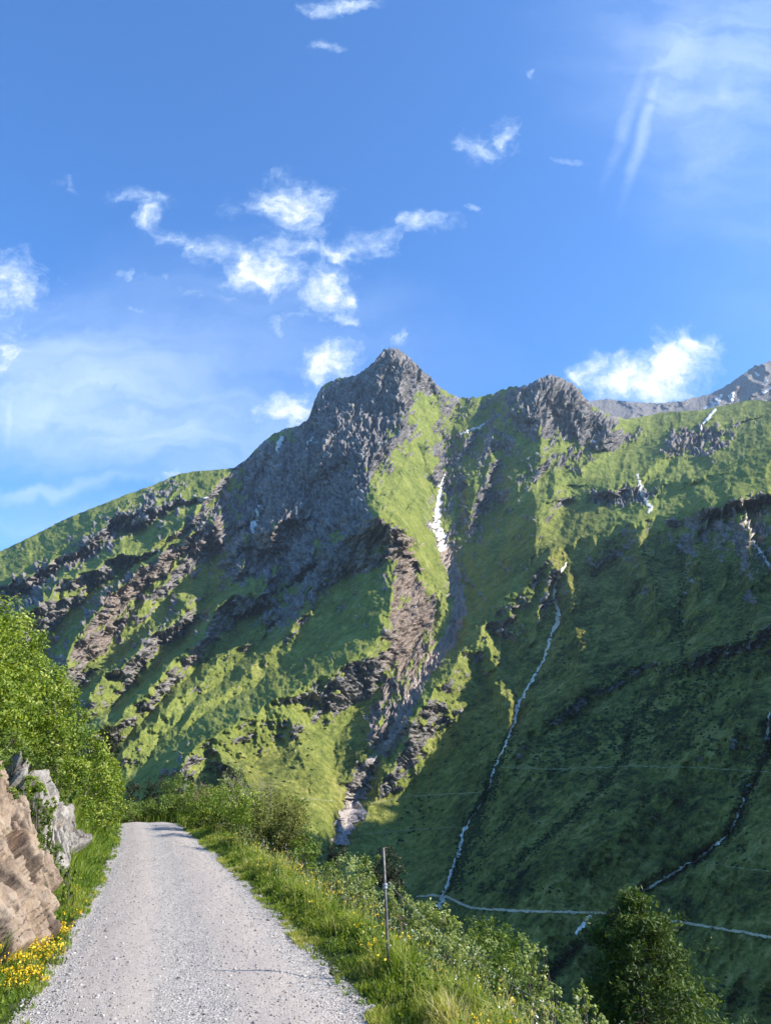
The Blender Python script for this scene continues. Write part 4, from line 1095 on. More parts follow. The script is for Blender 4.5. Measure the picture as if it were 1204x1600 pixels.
M_bark = simple_mat('twig_bark', (.06, .045, .035), .9, .2, 20, (.15, .12, .095), .01)
M_pale_twig = simple_mat('dry_twig', (.22, .17, .13), .9, .2, 20, (.40, .34, .28), .01)

def rand_unit(n, rng):
    v = rng.randn(n, 3); return v / np.linalg.norm(v, axis=1, keepdims=True)

def leaf_geo(C, N, size, rng, aspect=.55, fold=.18):
    """rhombic leaves: centre, facing normal, length"""
    n = len(C); r = rand_unit(n, rng)
    t = np.cross(N, r); t /= np.linalg.norm(t, axis=1, keepdims=True) + 1e-9
    s = np.cross(N, t)
    L = size[:, None] / 2; W = L * aspect
    V = np.stack([C - t * L, C + s * W + N * L * fold, C + t * L, C - s * W + N * L * fold], 1)
    i = np.arange(n)[:, None] * 4
    return V.reshape(-1, 3), np.concatenate([i + [0, 1, 2], i + [0, 2, 3]]).astype(int)

def sprays(centre, radii, n, rng, shell=.45, lumpy=.28, seed=0, base_cut=None):
    """leaf positions in a lumpy ellipsoid, massed into small sprays near its surface"""
    k = max(8, n // 22)
    d = rand_unit(k, rng)
    lump = 1 + lumpy * 2.2 * fbm(d[:, 0] * 1.7 + d[:, 2] * .8 + seed, d[:, 1] * 1.7 + seed * .37, 3, 700)
    rr = (shell + (1 - shell) * rng.rand(k) ** .6) * lump
    hub = d * rr[:, None]
    ids = rng.randint(0, k, n)
    spread = rng.randn(n, 3) * np.array([.11, .11, .10])
    P_ = hub[ids] + spread
    out = P_ * radii + centre
    nrm = hub[ids] * .8 + rand_unit(n, rng) * .75 + np.array([0, 0, .35])
    nrm /= np.linalg.norm(nrm, axis=1, keepdims=True)
    return out, nrm, ids, hub * radii + centre

def tube(path, r0, r1, sides=5):
    path = np.array(path, float); n = len(path)
    T_ = np.gradient(path, axis=0); T_ /= np.linalg.norm(T_, axis=1, keepdims=True) + 1e-9
    ref = np.array([.3, .2, .93]); s = np.cross(T_, ref); s /= np.linalg.norm(s, axis=1, keepdims=True) + 1e-9
    u = np.cross(T_, s); r = np.linspace(r0, r1, n)[:, None, None]
    a = np.linspace(0, 6.2832, sides, endpoint=False)
    V = path[:, None] + r * (np.cos(a)[None, :, None] * s[:, None] + np.sin(a)[None, :, None] * u[:, None])
    F = []
    for i in range(n - 1):
        for k in range(sides): F.append((i * sides + k, i * sides + (k + 1) % sides, (i + 1) * sides + (k + 1) % sides, (i + 1) * sides + k))
    return V.reshape(-1, 3), np.array(F)

def join(parts):
    V, F, off = [], [], 0
    for v, f in parts:
        V.append(v); F.append(f + off); off += len(v)
    return np.concatenate(V), np.concatenate(F)

def curve_to(a, b, rng, bend=.15, n=6):
    a = np.array(a, float); b = np.array(b, float); t = np.linspace(0, 1, n)[:, None]
    L = np.linalg.norm(b - a); m = rng.randn(3) * bend * L; m[2] = abs(m[2]) * .6
    return a * (1 - t) + b * t + m * (t * (1 - t) * 2) * 1.0

def shrub(clumps, mat, label, cat='shrub', leaf=.055, dens=1.0, group=None, seed=1, name='shrub', aspect=.55, shell=.45, lumpy=.28, twigs=1.0, bark=None, minleaf=0):
    """clumps: (px, py, rx px, ry px, Y)"""
    rng = np.random.RandomState(seed)
    cl = []
    for px_, py_, rx, ry, Y in clumps:
        c = px_at(px_, py_, Y); t = Y / float(px_dir(px_, py_)[1])
        cl.append((c, np.array([rx * t / 1200, rx * t / 1200 * .95, ry * t / 1200])))
    if group and 'right' in group: cl = [(c, r * 1.25) for c, r in cl]; dens = dens * 1.35; leaf = leaf * 1.12
    if group and 'left' in group: dens = dens * 1.7; leaf = leaf * 1.12; twigs = .3; shell = .6; lumpy = .22
    low = min(cl, key=lambda q: q[0][2])[0]
    bx, by = np.mean([c[0][0] for c in cl]), np.mean([c[0][1] for c in cl])
    bz = float(ground_z(bx, by)); base = np.array([bx, by, bz])
    root = empty(name, base, label, cat, group)
    LV, LN, LT, LS, BR = [], [], [], [], []
    for i, (c, r) in enumerate(cl):
        area = (r[0] * r[2]) * 12.0
        n = int(max(60, dens * area / (leaf * leaf * aspect) * 1.15))
        p, nn, ids, hubs = sprays(c, r, n, rng, shell, lumpy, seed + i)
        hb = rng.rand(len(hubs))
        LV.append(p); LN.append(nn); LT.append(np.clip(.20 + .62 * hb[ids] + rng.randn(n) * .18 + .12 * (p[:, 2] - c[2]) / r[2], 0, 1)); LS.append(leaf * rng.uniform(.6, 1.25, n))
        nb = int(max(4, 9 * twigs))
        g = np.array([bx, by, 0]); g[2] = float(ground_z(g[0], g[1])) - .05
        for h_ in hubs[rng.choice(len(hubs), min(nb, len(hubs)), replace=False)]:
            BR.append(tube(curve_to(g + rng.randn(3) * [.02, .02, 0], h_, rng, .12, 6), .012 + r[2] * .012, .003, 4))
    C = np.concatenate(LV); N = np.concatenate(LN)
    gz = ground_z(C[:, 0], C[:, 1]); keep = C[:, 2] > gz + .01
    S = np.concatenate(LS)[keep]; Tn = np.concatenate(LT)[keep]
    V, F = leaf_geo(C[keep], N[keep], S, rng, aspect)
    o = mesh_np('foliage', V - base, F, mat, {'tint': np.repeat(Tn, 4)}, parent=root)
    V, F = join(BR)
    mesh_np('stem', V - base, F, bark or M_bark, parent=root)
    return root, int(keep.sum())

tot = 0
def S(*a, **k):
    global tot
    r, n = shrub(*a, **k); tot += n; return r
GL = 'leafy bushes on the left bank'
S([(-60, 985, 90, 70, 12.5), (-40, 1090, 90, 70, 12.0)], LM['bright'], 'topmost green bush cut by the left edge of the view', seed=1, leaf=.062, group=GL)
S([(18, 1020, 52, 64, 14.2), (40, 1075, 50, 50, 14.0), (0, 1110, 55, 50, 13.2)], LM['bright'], 'tall sunlit bush high on the left bank', seed=2, leaf=.062, group=GL)
S([(78, 1095, 44, 52, 16.2), (100, 1140, 36, 42, 16.4), (60, 1150, 50, 40, 15.4)], LM['bright'], 'yellow green bush sloping down below the tallest one', seed=3, leaf=.062, group=GL)
S([(128, 1180, 38, 42, 18.8), (110, 1215, 36, 34, 18.0), (150, 1225, 34, 40, 19.2)], LM['bright'], 'dense leafy bush above the grey slabs', seed=4, leaf=.062, group=GL)
S([(166, 1215, 26, 34, 21.5), (176, 1250, 20, 38, 21.8)], LM['bright'], 'bright yellow green bush standing at the road bend', seed=5, leaf=.06, group=GL)
S([(150, 1278, 26, 26, 18.6), (128, 1268, 22, 24, 17.6)], LM['bright'], 'low fresh green bush beside the left road edge', seed=6, leaf=.055, group=GL)
S([(12, 1170, 40, 24, 11.8), (50, 1185, 24, 16, 12.4), (-20, 1190, 40, 20, 11)], LM['mid'], 'low green bush capping the big tan slab', seed=7, leaf=.05, dens=.8, group=GL)
S([(70, 1300, 14, 46, 11.6), (86, 1352, 13, 34, 11.0), (52, 1255, 14, 26, 11.6)], LM['mid'], 'creeping green plant between tan fin and grey slab', seed=8, leaf=.04, dens=.8, group=GL)
S([(75, 1195, 26, 30, 14.5), (105, 1240, 16, 22, 15.5)], LM['mid'], 'shaded bush right behind the grey slab', seed=9, leaf=.055, group=GL)

S([(60, 1238, 14, 16, 11.9), (40, 1225, 20, 14, 11.6), (78, 1262, 10, 14, 12.2)], LM['bright'], 'fresh green tuft spilling over the top of the grey slab', seed=12, leaf=.04, group=GL)
S([(6, 1242, 26, 9, 9.6), (-30, 1205, 30, 14, 9.2)], LM['mid'], 'green tuft hanging over the upper edge of the big tan slab', seed=13, leaf=.036, group=GL)
S([(104, 1395, 9, 16, 10.3), (108, 1365, 9, 14, 10.9)], LM['bright'], 'small leafy plant at the right foot of the tan fin', seed=14, leaf=.034, group=GL)
GR = 'bushes along the right shoulder of the road'
S([(247, 1238, 22, 24, 31), (232, 1252, 16, 16, 31)], LM['dark'], 'dark round juniper beyond the road crest', seed=20, leaf=.09, aspect=.3)
S([(207, 1240, 14, 18, 35)], LM['dark'], 'small dark juniper left of the round one', seed=21, leaf=.09, aspect=.3)
S([(170, 1152, 18, 24, 40), (163, 1172, 18, 22, 40), (178, 1175, 12, 20, 40)], LM['dark'], 'dark brown green pine top behind the left bushes', cat='pine tree', name='pine_tree', seed=22, leaf=.16, aspect=.3, shell=.3)
S([(212, 1272, 30, 16, 27), (245, 1268, 24, 16, 27), (190, 1268, 20, 16, 26)], LM['mid'], 'low green bush closing the end of the road', seed=23, leaf=.06, group=GR)
S([(282, 1245, 26, 26, 28), (300, 1262, 24, 20, 27), (262, 1262, 18, 16, 27)], LM['mid'], 'loose green bush just past the road crest', seed=24, leaf=.065, group=GR)
S([(330, 1262, 30, 26, 22.5), (308, 1275, 22, 16, 22.5)], LM['bright'], 'fresh green bush where the right verge begins', seed=25, leaf=.055, dens=.9, group=GR)
S([(370, 1262, 34, 30, 20.5), (392, 1285, 26, 24, 19.8), (350, 1285, 24, 20, 20.5)], LM['bright'], 'wide yellow green bush below the bare twigs', seed=26, leaf=.055, group=GR)
S([(432, 1280, 36, 36, 17.5), (455, 1300, 24, 30, 17), (418, 1312, 28, 24, 17)], LM['olive'], 'round olive brown bush in the middle of the verge', seed=27, leaf=.045, group=GR)
S([(462, 1262, 16, 16, 18.5), (480, 1318, 20, 24, 16.5), (470, 1345, 22, 20, 15.5)], LM['mid'], 'leafy sprigs right of the olive brown bush', seed=28, leaf=.05, dens=.7, group=GR)
S([(545, 1372, 30, 26, 12.6), (520, 1385, 24, 20, 12.6), (565, 1400, 26, 22, 12)], LM['willow'], 'grey green feathery bush left of the stake', seed=29, leaf=.038, dens=.75, group=GR)
S([(578, 1350, 12, 14, 14.5), (500, 1358, 22, 16, 14.5)], LM['mid'], 'small green bush peeping over the grey green one', seed=30, leaf=.045, dens=.6, group=GR)
S([(620, 1408, 18, 26, 11.5), (640, 1440, 20, 24, 11)], LM['willow'], 'thin willow sprigs immediately right of the stake', seed=31, leaf=.04, dens=.6, group=GR)
S([(672, 1440, 32, 24, 10.6), (696, 1448, 20, 20, 10.6), (660, 1470, 30, 22, 10.2)], LM['willow'], 'pale green willow bush under the valley waterfall', seed=32, leaf=.04, dens=.9, group=GR)
S([(735, 1485, 34, 28, 9.9), (705, 1500, 26, 22, 9.6)], LM['willow'], 'greyish willow bush right of the pale one', seed=33, leaf=.036, dens=.7, group=GR)
S([(765, 1462, 30, 20, 14), (800, 1490, 28, 24, 13.5)], LM['mid'], 'darker bush set back down the slope', seed=34, leaf=.05, group=GR)
S([(792, 1530, 28, 28, 9.2), (765, 1535, 26, 22, 9)], LM['mid'], 'small bush with thin stems by the fence wire', seed=35, leaf=.036, dens=.7, group=GR)
S([(830, 1520, 20, 34, 11), (848, 1500, 8, 16, 11)], LM['willow'], 'upright willow shoots in front of the conifer', seed=36, leaf=.045, dens=.6, group=GR)
S([(856, 1568, 22, 24, 8.4), (838, 1590, 26, 22, 8)], LM['willow'], 'light willow bush near the lower edge', seed=37, leaf=.036, dens=.7, group=GR)
S([(905, 1580, 20, 26, 8.2), (890, 1605, 30, 22, 7.8), (930, 1600, 14, 22, 8.2)], LM['willow'], 'brightest willow tips left of the conifer foot', seed=38, leaf=.038, dens=.8, group=GR)
S([(602, 1350, 24, 30, 48), (585, 1375, 22, 22, 48), (615, 1378, 20, 24, 48)], LM['dark'], 'dark conifer top behind the stake', cat='conifer', name='conifer', seed=40, leaf=.2, aspect=.3)
S([(527, 1332, 20, 14, 60), (515, 1345, 16, 12, 60)], LM['dark'], 'dark conifer top below the dirty snow tongue', cat='conifer', name='conifer', seed=41, leaf=.24, aspect=.3)

# bare twiggy shrubs
def bare_shrub(px_, py_, Y, w, h, n, label, seed, mat):
    rng = np.random.RandomState(seed)
    t = Y / float(px_dir(px_, py_)[1]); top = px_at(px_, py_, Y); W_ = w * t / 1200; H = h * t / 1200
    gz = float(ground_z(top[0], top[1])); b0 = np.array([top[0], top[1], min(gz, top[2] - H)])
    root = empty('bare_shrub', b0, label, 'bare shrub')
    ps = []
    for i in range(n):
        e = top + np.array([rng.uniform(-1, 1) * W_, rng.uniform(-1, 1) * W_ * .6, rng.uniform(-.6, .35) * H])
        p = curve_to(b0 + rng.randn(3) * [.1, .1, 0], e, rng, .14, 8)
        ps.append(tube(p, .016, .004, 4))
        for k in range(7):
            q = p[rng.randint(3, 7)]; d = (e - b0); d = d / np.linalg.norm(d) + rng.randn(3) * .5
            e2 = q + d * rng.uniform(.12, .38) * H * 2
            p2 = curve_to(q, e2, rng, .12, 5); ps.append(tube(p2, .007, .0035, 3))
            for _ in range(2):
                q2 = p2[rng.randint(1, 4)]; ps.append(tube(curve_to(q2, q2 + (d + rng.randn(3) * .6) * rng.uniform(.08, .2) * H, rng, .1, 4), .0045, .003, 3))
    V, F = join(ps)
    mesh_np('branch', V - b0, F, mat, parent=root)
bare_shrub(400, 1222, 24, 28, 26, 16, 'grey leafless shrub reaching right over the bushes', 50, M_pale_twig)
bare_shrub(372, 1212, 24, 22, 24, 12, 'pale leafless shrub beside the grey one', 51, M_pale_twig)
bare_shrub(315, 1228, 26, 16, 18, 9, 'small reddish leafless shrub before the dark cliff', 52, simple_mat('red_twig', (.20, .11, .08), .9, .2, 20, (.34, .22, .17), .01))
S([(362, 1208, 26, 20, 23.5), (345, 1228, 20, 16, 23)], LM['willow'], 'sparse silvery shrub among the bare twigs', seed=53, leaf=.04, dens=.22, shell=.1)

# ------------------------------------------------------------------ the big conifer on the slope
def big_conifer():
    rng = np.random.RandomState(77)
    Yc = 34.0; topp = px_at(986, 1406, Yc); t = Yc / float(px_dir(986, 1500)[1]); k = t / 1200
    bz = float(ground_z(topp[0], Yc)); base = np.array([topp[0], Yc, bz]); H = topp[2] - bz
    root = empty('conifer', base, 'big round topped conifer with sunlit right edge at lower right', 'conifer')
    tr = curve_to(base - [0, 0, .2], topp - [0, 0, .6], rng, .01, 12)
    V, F = tube(tr, .26, .03, 9); mesh_np('trunk', V - base, F, M_bark, parent=root)
    # outline: half widths (photo px) against py
    oy = [1404, 1415, 1430, 1450, 1480, 1520, 1560, 1600, 1700, 1850]; ol = [14, 34, 52, 62, 70, 84, 92, 96, 105, 95]; orr = [14, 36, 58, 72, 88, 108, 126, 140, 155, 125]
    P0, N0, T0, S0, BR = [], [], [], [], []
    nbr = 900
    for i in range(nbr):
        f = rng.rand() ** 1.05; z = topp[2] - .05 - f * (H * .86)
        pyv = 1406 + (topp[2] - z) / k * .97
        az = rng.rand() * 6.2832; sx = math.cos(az)
        wpx = np.interp(pyv, oy, orr if sx > 0 else ol); wside = (np.interp(pyv, oy, orr) + np.interp(pyv, oy, ol)) / 2
        rad = (abs(sx) * wpx + (1 - abs(sx)) * wside) * k
        lump = 1 + .30 * fbm(np.array(az * 1.3 + 7), np.array(z * .55), 3, 801) + .18 * fbm(np.array(az * 4 + 3), np.array(z * 1.5), 2, 805)
        rad = rad * lump * rng.uniform(.55, 1.02)
        c0 = np.array([np.interp(z, [base[2], topp[2]], [base[0], topp[0]]), Yc, z - rad * .10])
        tip = c0 + np.array([math.cos(az) * rad, math.sin(az) * rad * .95, rad * (.22 + .12 * rng.randn())])
        if f < .06: tip = topp + rng.randn(3) * [.25, .25, .2]
        p = curve_to(c0, tip, rng, .06, 6)
        if i % 3 == 0: BR.append(tube(p, .035, .008, 4))
        n = 60; s = 1 - rng.rand(n) ** 1.8 * .62
        q = np.stack([np.interp(s, np.linspace(0, 1, 6), p[:, a]) for a in range(3)], -1) + rng.randn(n, 3) * [.16, .16, .13]
        d = (tip - c0); d = d / (np.linalg.norm(d) + 1e-6)
        nn = rand_unit(n, rng) * .8 + np.array([0, 0, .7]) + d * .25; nn /= np.linalg.norm(nn, axis=1, keepdims=True)
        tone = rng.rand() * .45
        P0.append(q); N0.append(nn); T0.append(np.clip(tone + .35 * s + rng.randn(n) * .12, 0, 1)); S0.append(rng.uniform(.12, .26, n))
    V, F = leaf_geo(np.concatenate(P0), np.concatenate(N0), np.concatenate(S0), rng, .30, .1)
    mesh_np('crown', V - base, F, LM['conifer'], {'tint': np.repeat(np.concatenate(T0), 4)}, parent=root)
    V, F = join(BR); mesh_np('branch', V - base, F, M_bark, parent=root)
big_conifer()

# ------------------------------------------------------------------ grass
def blades(X, Y, H, Wd, lean, rng, tint, zoff=0):
    n = len(X); Z = ground_z(X, Y) - .01 + zoff
    a = rng.rand(n) * 6.2832; dx, dy = np.cos(a), np.sin(a)
    la = a + rng.randn(n) * .8 + 1.57; lx, ly = np.cos(la) * lean * H, np.sin(la) * lean * H
    B = np.stack([X, Y, Z], -1); s = np.stack([dx, dy, 0 * dx], -1) * Wd[:, None] / 2
    M = B + np.stack([lx * .35, ly * .35, H * .58], -1); Tp = B + np.stack([lx, ly, H * (1 - .25 * np.abs(lean))], -1)
    V = np.stack([B - s, B + s, M + s * .8, M - s * .8, Tp], 1).reshape(-1, 3)
    i = np.arange(n)[:, None] * 5
    return V, [(i + [0, 1, 2, 3]).astype(int), (i + [3, 2, 4]).astype(int)], np.repeat(tint, 5)
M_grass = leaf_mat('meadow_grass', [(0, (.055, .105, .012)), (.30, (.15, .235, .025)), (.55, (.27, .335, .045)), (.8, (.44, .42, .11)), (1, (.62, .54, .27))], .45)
rng = np.random.RandomState(31)
def scatter_side(n, side, y0, y1, dmax, ypow, hfun, hue):
    Y = y0 + (y1 - y0) * rng.rand(n) ** ypow; d = rng.rand(n) ** 1.15 * dmax - .06
    worn = fbm(Y * 2.1, Y * 0 + (.4 if side < 0 else 4.4), 3, 551) * .10
    d = d + worn * (d < .5)
    X = xl(Y) - d if side < 0 else xr(Y) + d
    H = hfun(d, Y) * rng.uniform(.55, 1.3, n)
    patch = fbm(X * 1.1, Y * 1.1, 3, 561) ; patch2 = fbm(X * 3.2, Y * 3.2, 2, 565)
    keep = rng.rand(n) < np.clip(.85 + patch * 1.2, .15, 1)
    X, Y, H, d, patch, patch2 = [v[keep] for v in (X, Y, H, d, patch, patch2)]
    tint = np.clip(hue + patch * .55 + patch2 * .30 + rng.randn(len(X)) * .13, 0, 1)
    W_ = np.clip(.0035 + Y * .0006, .004, .018) * rng.uniform(.7, 1.4, len(X))
    H = H * np.clip(.75 + fbm(X * 4.5, Y * 4.5, 3, 567) * 1.6, .25, 1.9)
    return X, Y, H * (1 + patch * .8), W_, tint
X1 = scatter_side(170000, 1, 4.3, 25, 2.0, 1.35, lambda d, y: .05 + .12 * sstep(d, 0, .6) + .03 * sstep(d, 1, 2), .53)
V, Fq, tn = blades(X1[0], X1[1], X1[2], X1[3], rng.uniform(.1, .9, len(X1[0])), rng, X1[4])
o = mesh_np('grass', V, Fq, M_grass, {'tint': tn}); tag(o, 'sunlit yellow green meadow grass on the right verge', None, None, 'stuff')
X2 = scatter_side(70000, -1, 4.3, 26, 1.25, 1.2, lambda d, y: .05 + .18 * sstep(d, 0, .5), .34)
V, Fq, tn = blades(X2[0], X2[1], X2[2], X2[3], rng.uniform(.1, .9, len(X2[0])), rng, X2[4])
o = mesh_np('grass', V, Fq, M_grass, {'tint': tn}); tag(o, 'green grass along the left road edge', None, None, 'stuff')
n = 60000
Yb = rng.uniform(7, 24, n); db = rng.uniform(1.0, 5.5, n); Xb = xl(Yb) - db
V, Fq, tn = blades(Xb, Yb, rng.uniform(.08, .28, n), rng.uniform(.006, .013, n), rng.uniform(.1, .8, n), rng, np.clip(.42 + fbm(Xb, Yb, 3, 571) * .6 + rng.randn(n) * .12, 0, 1))
o = mesh_np('grass', V, Fq, M_grass, {'tint': tn}); tag(o, 'grass on the left bank between the rocks', None, None, 'stuff')
n = 50000
Yb = 5 + 40 * rng.rand(n) ** 1.2; db = rng.uniform(2.2, 9, n); Xb = xr(Yb) + db
V, Fq, tn = blades(Xb, Yb, rng.uniform(.10, .25, n), rng.uniform(.008, .02, n), rng.uniform(.1, .8, n), rng, np.clip(.35 + fbm(Xb, Yb, 3, 575) * .6 + rng.randn(n) * .12, 0, 1))
o = mesh_np('grass', V, Fq, M_grass, {'tint': tn}); tag(o, 'rough grass on the slope falling away from the road', None, None, 'stuff')
n = 26000
Yb = rng.uniform(23.5, 34, n); Xb = xl(Yb) + rng.uniform(-2, 6, n) * 1.0
kp = (Xb > xr(Yb)) | (Yb > 26.5) | (Xb < xl(Yb)); Xb, Yb = Xb[kp], Yb[kp]; n = len(Xb)
V, Fq, tn = blades(Xb, Yb, rng.uniform(.2, .5, n), rng.uniform(.012, .022, n), rng.uniform(.1, .7, n), rng, np.clip(.5 + fbm(Xb, Yb, 3, 576) * .6 + rng.randn(n) * .12, 0, 1))
o = mesh_np('grass', V, Fq, M_grass, {'tint': tn}); tag(o, 'tall grass at the road crest', None, None, 'stuff')

# broad leaved herbs mixed into the verge
n = 42000
Yh = 4.3 + 19 * rng.rand(n) ** 1.4; side = rng.rand(n) < .66
d = rng.rand(n) * np.where(side, 2.0, 1.1)
Xh = np.where(side, xr(Yh) + .12 + d, xl(Yh) - .12 - d)
pt = fbm(Xh * 1.6, Yh * 1.6, 3, 581); kp = pt > -.02; Xh, Yh, pt, d = Xh[kp], Yh[kp], pt[kp], d[kp]; n = len(Xh)
C = np.stack([Xh, Yh, ground_z(Xh, Yh) + rng.rand(n) * (.05 + .22 * np.clip(d, 0, 1))], -1)
N = rand_unit(n, rng) * .7 + [0, 0, .8]; N /= np.linalg.norm(N, axis=1, keepdims=True)
V, Fq = leaf_geo(C, N, rng.uniform(.02, .05, n), rng, .5)
o = mesh_np('herbs', V, Fq, LM['bright'], {'tint': np.repeat(np.clip(.3 + pt * .8 + rng.randn(n) * .15, 0, 1), 4)}); tag(o, 'small leafy herbs in the verge', None, None, 'stuff')

# weeds: taller leafy stalks standing out of the grass
n = 420
Yw = 4.4 + 17 * rng.rand(n) ** 1.3; Xw = xr(Yw) + .25 + 1.35 * rng.rand(n); lw = rng.rand(n) < .2; Xw = np.where(lw, xl(Yw) - .25 - .8 * rng.rand(n), Xw)
hw = rng.uniform(.18, .42, n); Gz = ground_z(Xw, Yw); k = 34
s = rng.rand(n, k); lean_ = rng.randn(n, 2) * .12
C = np.stack([Xw[:, None] + lean_[:, :1] * hw[:, None] * s + rng.randn(n, k) * (.045 * (1.15 - s)), Yw[:, None] + lean_[:, 1:] * hw[:, None] * s + rng.randn(n, k) * (.045 * (1.15 - s)), Gz[:, None] + hw[:, None] * s], -1).reshape(-1, 3)
N = rand_unit(len(C), rng) * .9 + [0, 0, .7]; N /= np.linalg.norm(N, axis=1, keepdims=True)
V, Fq = leaf_geo(C, N, (rng.uniform(.02, .05, (n, k)) * (1.2 - .6 * s)).ravel(), rng, .45)
o = mesh_np('herbs', V, Fq, LM['mid'], {'tint': np.repeat(np.clip(np.repeat(rng.rand(n), k) * .7 + .2 + rng.randn(n * k) * .1, 0, 1), 4)}); tag(o, 'leafy weeds standing out of the verge grass', None, None, 'stuff')
# dry flowering stalks
n = 600
Yw = 4.4 + 17 * rng.rand(n) ** 1.3; Xw = xr(Yw) + .2 + 1.5 * rng.rand(n)
V1, Fq, tn = blades(Xw, Yw, rng.uniform(.25, .52, n), np.full(n, .005), rng.uniform(.1, .5, n), rng, np.clip(.9 + rng.randn(n) * .1, .7, 1))
o = mesh_np('grass', V1, Fq, M_grass, {'tint': tn}); tag(o, 'straw coloured flowering stalks in the right verge', None, None, 'stuff')
Tp = V1.reshape(n, 5, 3)[:, 4]; Md = V1.reshape(n, 5, 3)[:, 2]; k = 7
s = rng.rand(n, k, 1) * .45
C = (Tp[:, None] * (1 - s) + Md[:, None] * s + rng.randn(n, k, 3) * .005).reshape(-1, 3)
V, Fq = leaf_geo(C, rand_unit(len(C), rng), rng.uniform(.012, .024, len(C)), rng, .35)
o = mesh_np('seed_heads', V, Fq, M_grass, {'tint': np.full(len(V), .97)}); tag(o, 'straw coloured seed heads over the right verge', None, None, 'stuff')

# wild flowers
M_yellow = leaf_mat('yellow_petal', [(0, (.75, .42, .01)), (.5, (.85, .58, .02)), (1, (.90, .72, .08))], .2)
M_white = leaf_mat('pale_petal', [(0, (.55, .55, .40)), (1, (.80, .78, .66))], .2)
def flower_clump(px_, py_, wpx, hpx, n, label, seed, mat=M_yellow, size=.02):
    rng = np.random.RandomState(seed)
    d = px_dir(px_, py_ + hpx); 
    # find the ground under the clump's foot
    Y = 5.0
    for Yt in np.linspace(5, 24, 400):
        p = px_at(px_, py_ + hpx, Yt)
        if p[2] <= float(ground_z(p[0], p[1])) + .0: Y = Yt; break
    c = px_at(px_, py_ + hpx, Y); t = Y / float(d[1]); W_ = wpx * t / 1200; H = 2 * hpx * t / 1200
    root = empty('flower_clump', c, label, 'flowers', 'clumps of yellow flowers on the left verge')
    n = int(n * .8); X = c[0] + rng.randn(n) * W_ * .75; Yy = c[1] + rng.randn(n) * W_ * .75
    gz = ground_z(X, Yy); hh = H * rng.uniform(.45, 1.05, n)
    st = []
    fl, fn, lf = [], [], []
    for i in range(n):
        b0 = np.array([X[i], Yy[i], gz[i] - .01]); e = b0 + [rng.randn() * .04, rng.randn() * .04, hh[i]]
        st.append(tube(curve_to(b0, e, rng, .06, 4), .0035, .002, 3))
        k = rng.randint(6, 20)
        s = rng.rand(k)[:, None]
        fl.append(e - (e - b0) * s * .32 + rng.randn(k, 3) * [.013, .013, .008]); fn.append(rand_unit(k, rng) + [0, -.2, .4])
        lf.append(b0 + (e - b0) * rng.rand(10, 1) * .7 + rng.randn(10, 3) * [.025, .025, .01])
    V, F = join(st); mesh_np('stem', V - c, F, LM['mid'], {'tint': np.full(len(V), .5)}, parent=root)
    C = np.concatenate(fl); N = np.concatenate(fn); N /= np.linalg.norm(N, axis=1, keepdims=True)
    V, F = leaf_geo(C, N, rng.uniform(.7, 1.3, len(C)) * size, rng, .8); mesh_np('blossom', V - c, F, mat, {'tint': np.repeat(rng.rand(len(C)), 4)}, parent=root)
    C = np.concatenate(lf); N = rand_unit(len(C), rng)
    V, F = leaf_geo(C, N, rng.uniform(.02, .045, len(C)), rng, .35); mesh_np('leaves', V - c, F, LM['mid'], {'tint': np.repeat(rng.rand(len(C)), 4)}, parent=root)
flower_clump(55, 1490, 26, 20, 60, 'largest clump of golden yellow flowers at the foot of the tan slab', 1)
flower_clump(22, 1508, 22, 20, 34, 'golden flowers nearest the left edge of the view', 2)
flower_clump(46, 1524, 22, 13, 30, 'low yellow flowers in front of the largest clump', 3)
flower_clump(97, 1458, 12, 16, 22, 'small upright yellow flower clump by the slab corner', 4)
flower_clump(118, 1396, 16, 8, 12, 'sparse lemon yellow flowers further along the verge', 5, size=.016)
flower_clump(36, 1478, 16, 14, 16, 'golden flowers leaning against the slab foot above the largest clump', 7)
flower_clump(8, 1545, 14, 12, 12, 'pale yellow flowers low at the left edge of the view', 8, size=.014)
flower_clump(84, 1482, 12, 9, 9, 'few golden flowers between the two tallest clumps', 9)
flower_clump(112, 1430, 9, 8, 7, 'thin yellow flowers right of the slab corner', 10, size=.015)
flower_clump(108, 1375, 9, 8, 8, 'small yellow flowers under the creeping green plant', 11, size=.015)
flower_clump(130, 1412, 10, 7, 6, 'few pale yellow flowers nearest the road edge', 6, size=.014)
# single heads dotted through the right verge
n = 900
Yf = 4.5 + 14 * rng.rand(n) ** 1.3; Xf = xr(Yf) + .2 + 1.7 * rng.rand(n)
kp = fbm(Xf * .9, Yf * .9, 3, 591) > 0.02; Xf, Yf = Xf[kp], Yf[kp]; n = len(Xf)
C0 = np.stack([Xf, Yf, ground_z(Xf, Yf) + rng.uniform(.18, .36, n)], -1)
C = np.repeat(C0, 6, 0) + rng.randn(n * 6, 3) * .006
N = rand_unit(len(C), rng) + [0, 0, .8]; N /= np.linalg.norm(N, axis=1, keepdims=True)
V, Fq = leaf_geo(C, N, rng.uniform(.010, .020, len(C)), rng, .8)
o = mesh_np('wildflowers', V, Fq, M_yellow, {'tint': np.repeat(np.repeat(rng.rand(n), 6), 4)}); tag(o, 'tiny yellow flower heads in the right verge', None, None, 'stuff')
n = 500
Yf = 4.5 + 16 * rng.rand(n) ** 1.3; Xf = xr(Yf) + .3 + 1.8 * rng.rand(n)
C0 = np.stack([Xf, Yf, ground_z(Xf, Yf) + rng.uniform(.2, .45, n)], -1)
C = np.repeat(C0, 5, 0) + rng.randn(n * 5, 3) * .009
V, Fq = leaf_geo(C, rand_unit(len(C), rng), rng.uniform(.008, .016, len(C)), rng, .8)
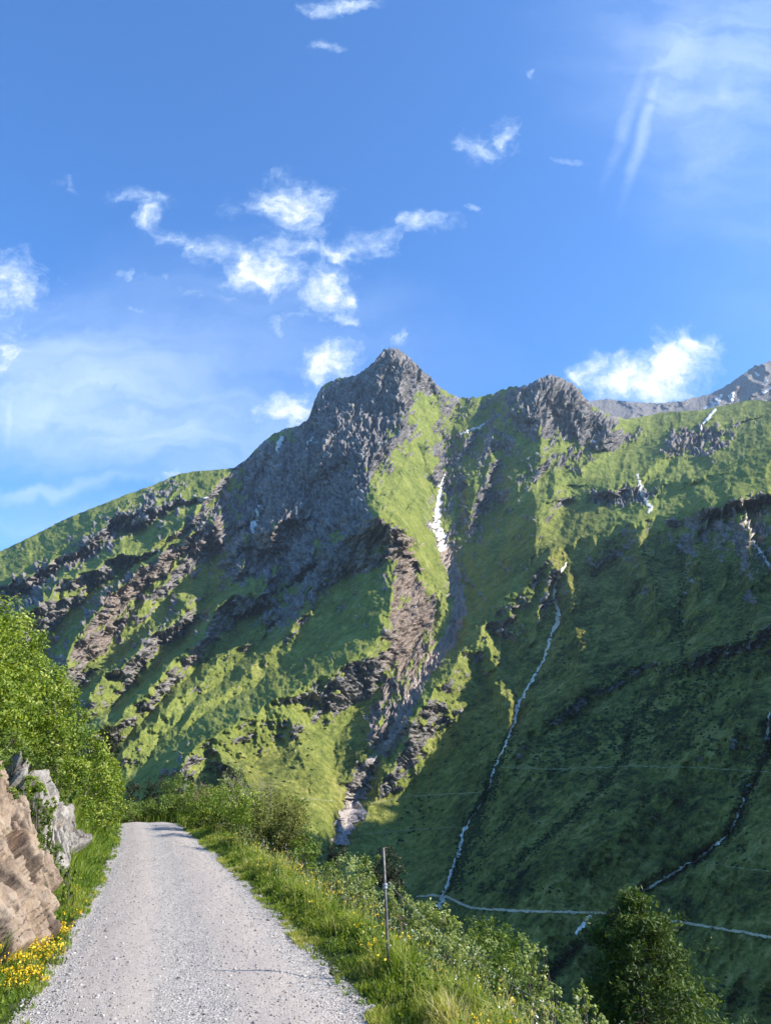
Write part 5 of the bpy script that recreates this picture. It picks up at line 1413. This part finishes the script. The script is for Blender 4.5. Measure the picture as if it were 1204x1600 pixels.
o = mesh_np('wildflowers', V, Fq, M_white, {'tint': np.repeat(np.repeat(rng.rand(n), 5), 4)}); tag(o, 'tiny whitish flower heads in the right verge', None, None, 'stuff')

# ------------------------------------------------------------------ fence stake with insulator and wire
def fence_stake():
    rng = np.random.RandomState(3)
    foot = px_at(607.5, 1512, 7.4); foot[2] = float(ground_z(foot[0], foot[1]))
    # find the depth where the foot pixel meets the ground
    for Yt in np.linspace(5, 12, 700):
        p = px_at(607.5, 1515, Yt)
        if p[2] <= float(ground_z(p[0], p[1])): break
    foot = np.array([p[0], p[1], float(ground_z(p[0], p[1]))]); top = px_at(598.5, 1325, Yt + .02)
    root = empty('fence_stake', foot, 'thin grey metal fence stake standing in the grass verge', 'fence stake')
    Mst = simple_mat('galvanised_steel', (.11, .10, .09), .6, .4, 30, (.22, .205, .19)); Mst.node_tree.nodes['Principled BSDF'].inputs['Metallic'].default_value = .5
    V, F = tube([foot - [0, 0, .1], foot * .5 + top * .5, top], .0125, .0115, 10)
    F = [F, ]; V = np.concatenate([V, top[None] + [0, 0, .003]]); nn = len(V) - 1
    cap = np.array([(20 + k, 20 + (k + 1) % 10, nn) for k in range(10)])
    mesh_np('pole', V - foot, [F[0], cap], Mst, parent=root)
    ins = px_at(604, 1385, Yt); ins = foot + (top - foot) * ((ins[2] - foot[2]) / (top[2] - foot[2]))
    Mp = simple_mat('grey_plastic', (.30, .30, .31), .5, .4)
    v, f = ICO2; parts = []
    ring = [(.0, .016, -.022), (.0, .022, -.010), (.0, .022, .010), (.0, .016, .022)]
    a = np.linspace(0, 6.2832, 12, endpoint=False)
    prof = [(.014, -.024), (.022, -.018), (.022, -.006), (.017, -.002), (.017, .002), (.022, .006), (.022, .018), (.014, .024)]
    V = np.array([(r * math.cos(t), r * math.sin(t), z) for r, z in prof for t in a]) + ins
    F = np.array([(i * 12 + k, i * 12 + (k + 1) % 12, (i + 1) * 12 + (k + 1) % 12, (i + 1) * 12 + k) for i in range(7) for k in range(12)])
    mesh_np('insulator', V - foot, F, Mp, parent=root)
    V, F = tube([ins + [.015, 0, 0], ins + [.035, 0, .004], ins + [.048, 0, .018], ins + [.040, 0, .032], ins + [.026, 0, .026]], .005, .004, 6)
    mesh_np('hook', V - foot, F, Mp, parent=root)
    # wire from the hook down along the slope to the next stake out of sight
    e = px_at(880, 1580, 7.9); t = np.linspace(0, 1, 40)[:, None]
    a0 = ins + [.04, 0, .01]; pth = a0 * (1 - t) + e * t - np.array([0, 0, .10]) * (4 * t * (1 - t))
    V, F = tube(pth, .0013, .0013, 4)
    w = mesh_np('fence_wire', V, F, simple_mat('wire', (.25, .25, .22), .5, .5)); tag(w, 'thin pale fence wire sagging right from the stake', 'wire')
fence_stake()
print('LEAVES', tot)
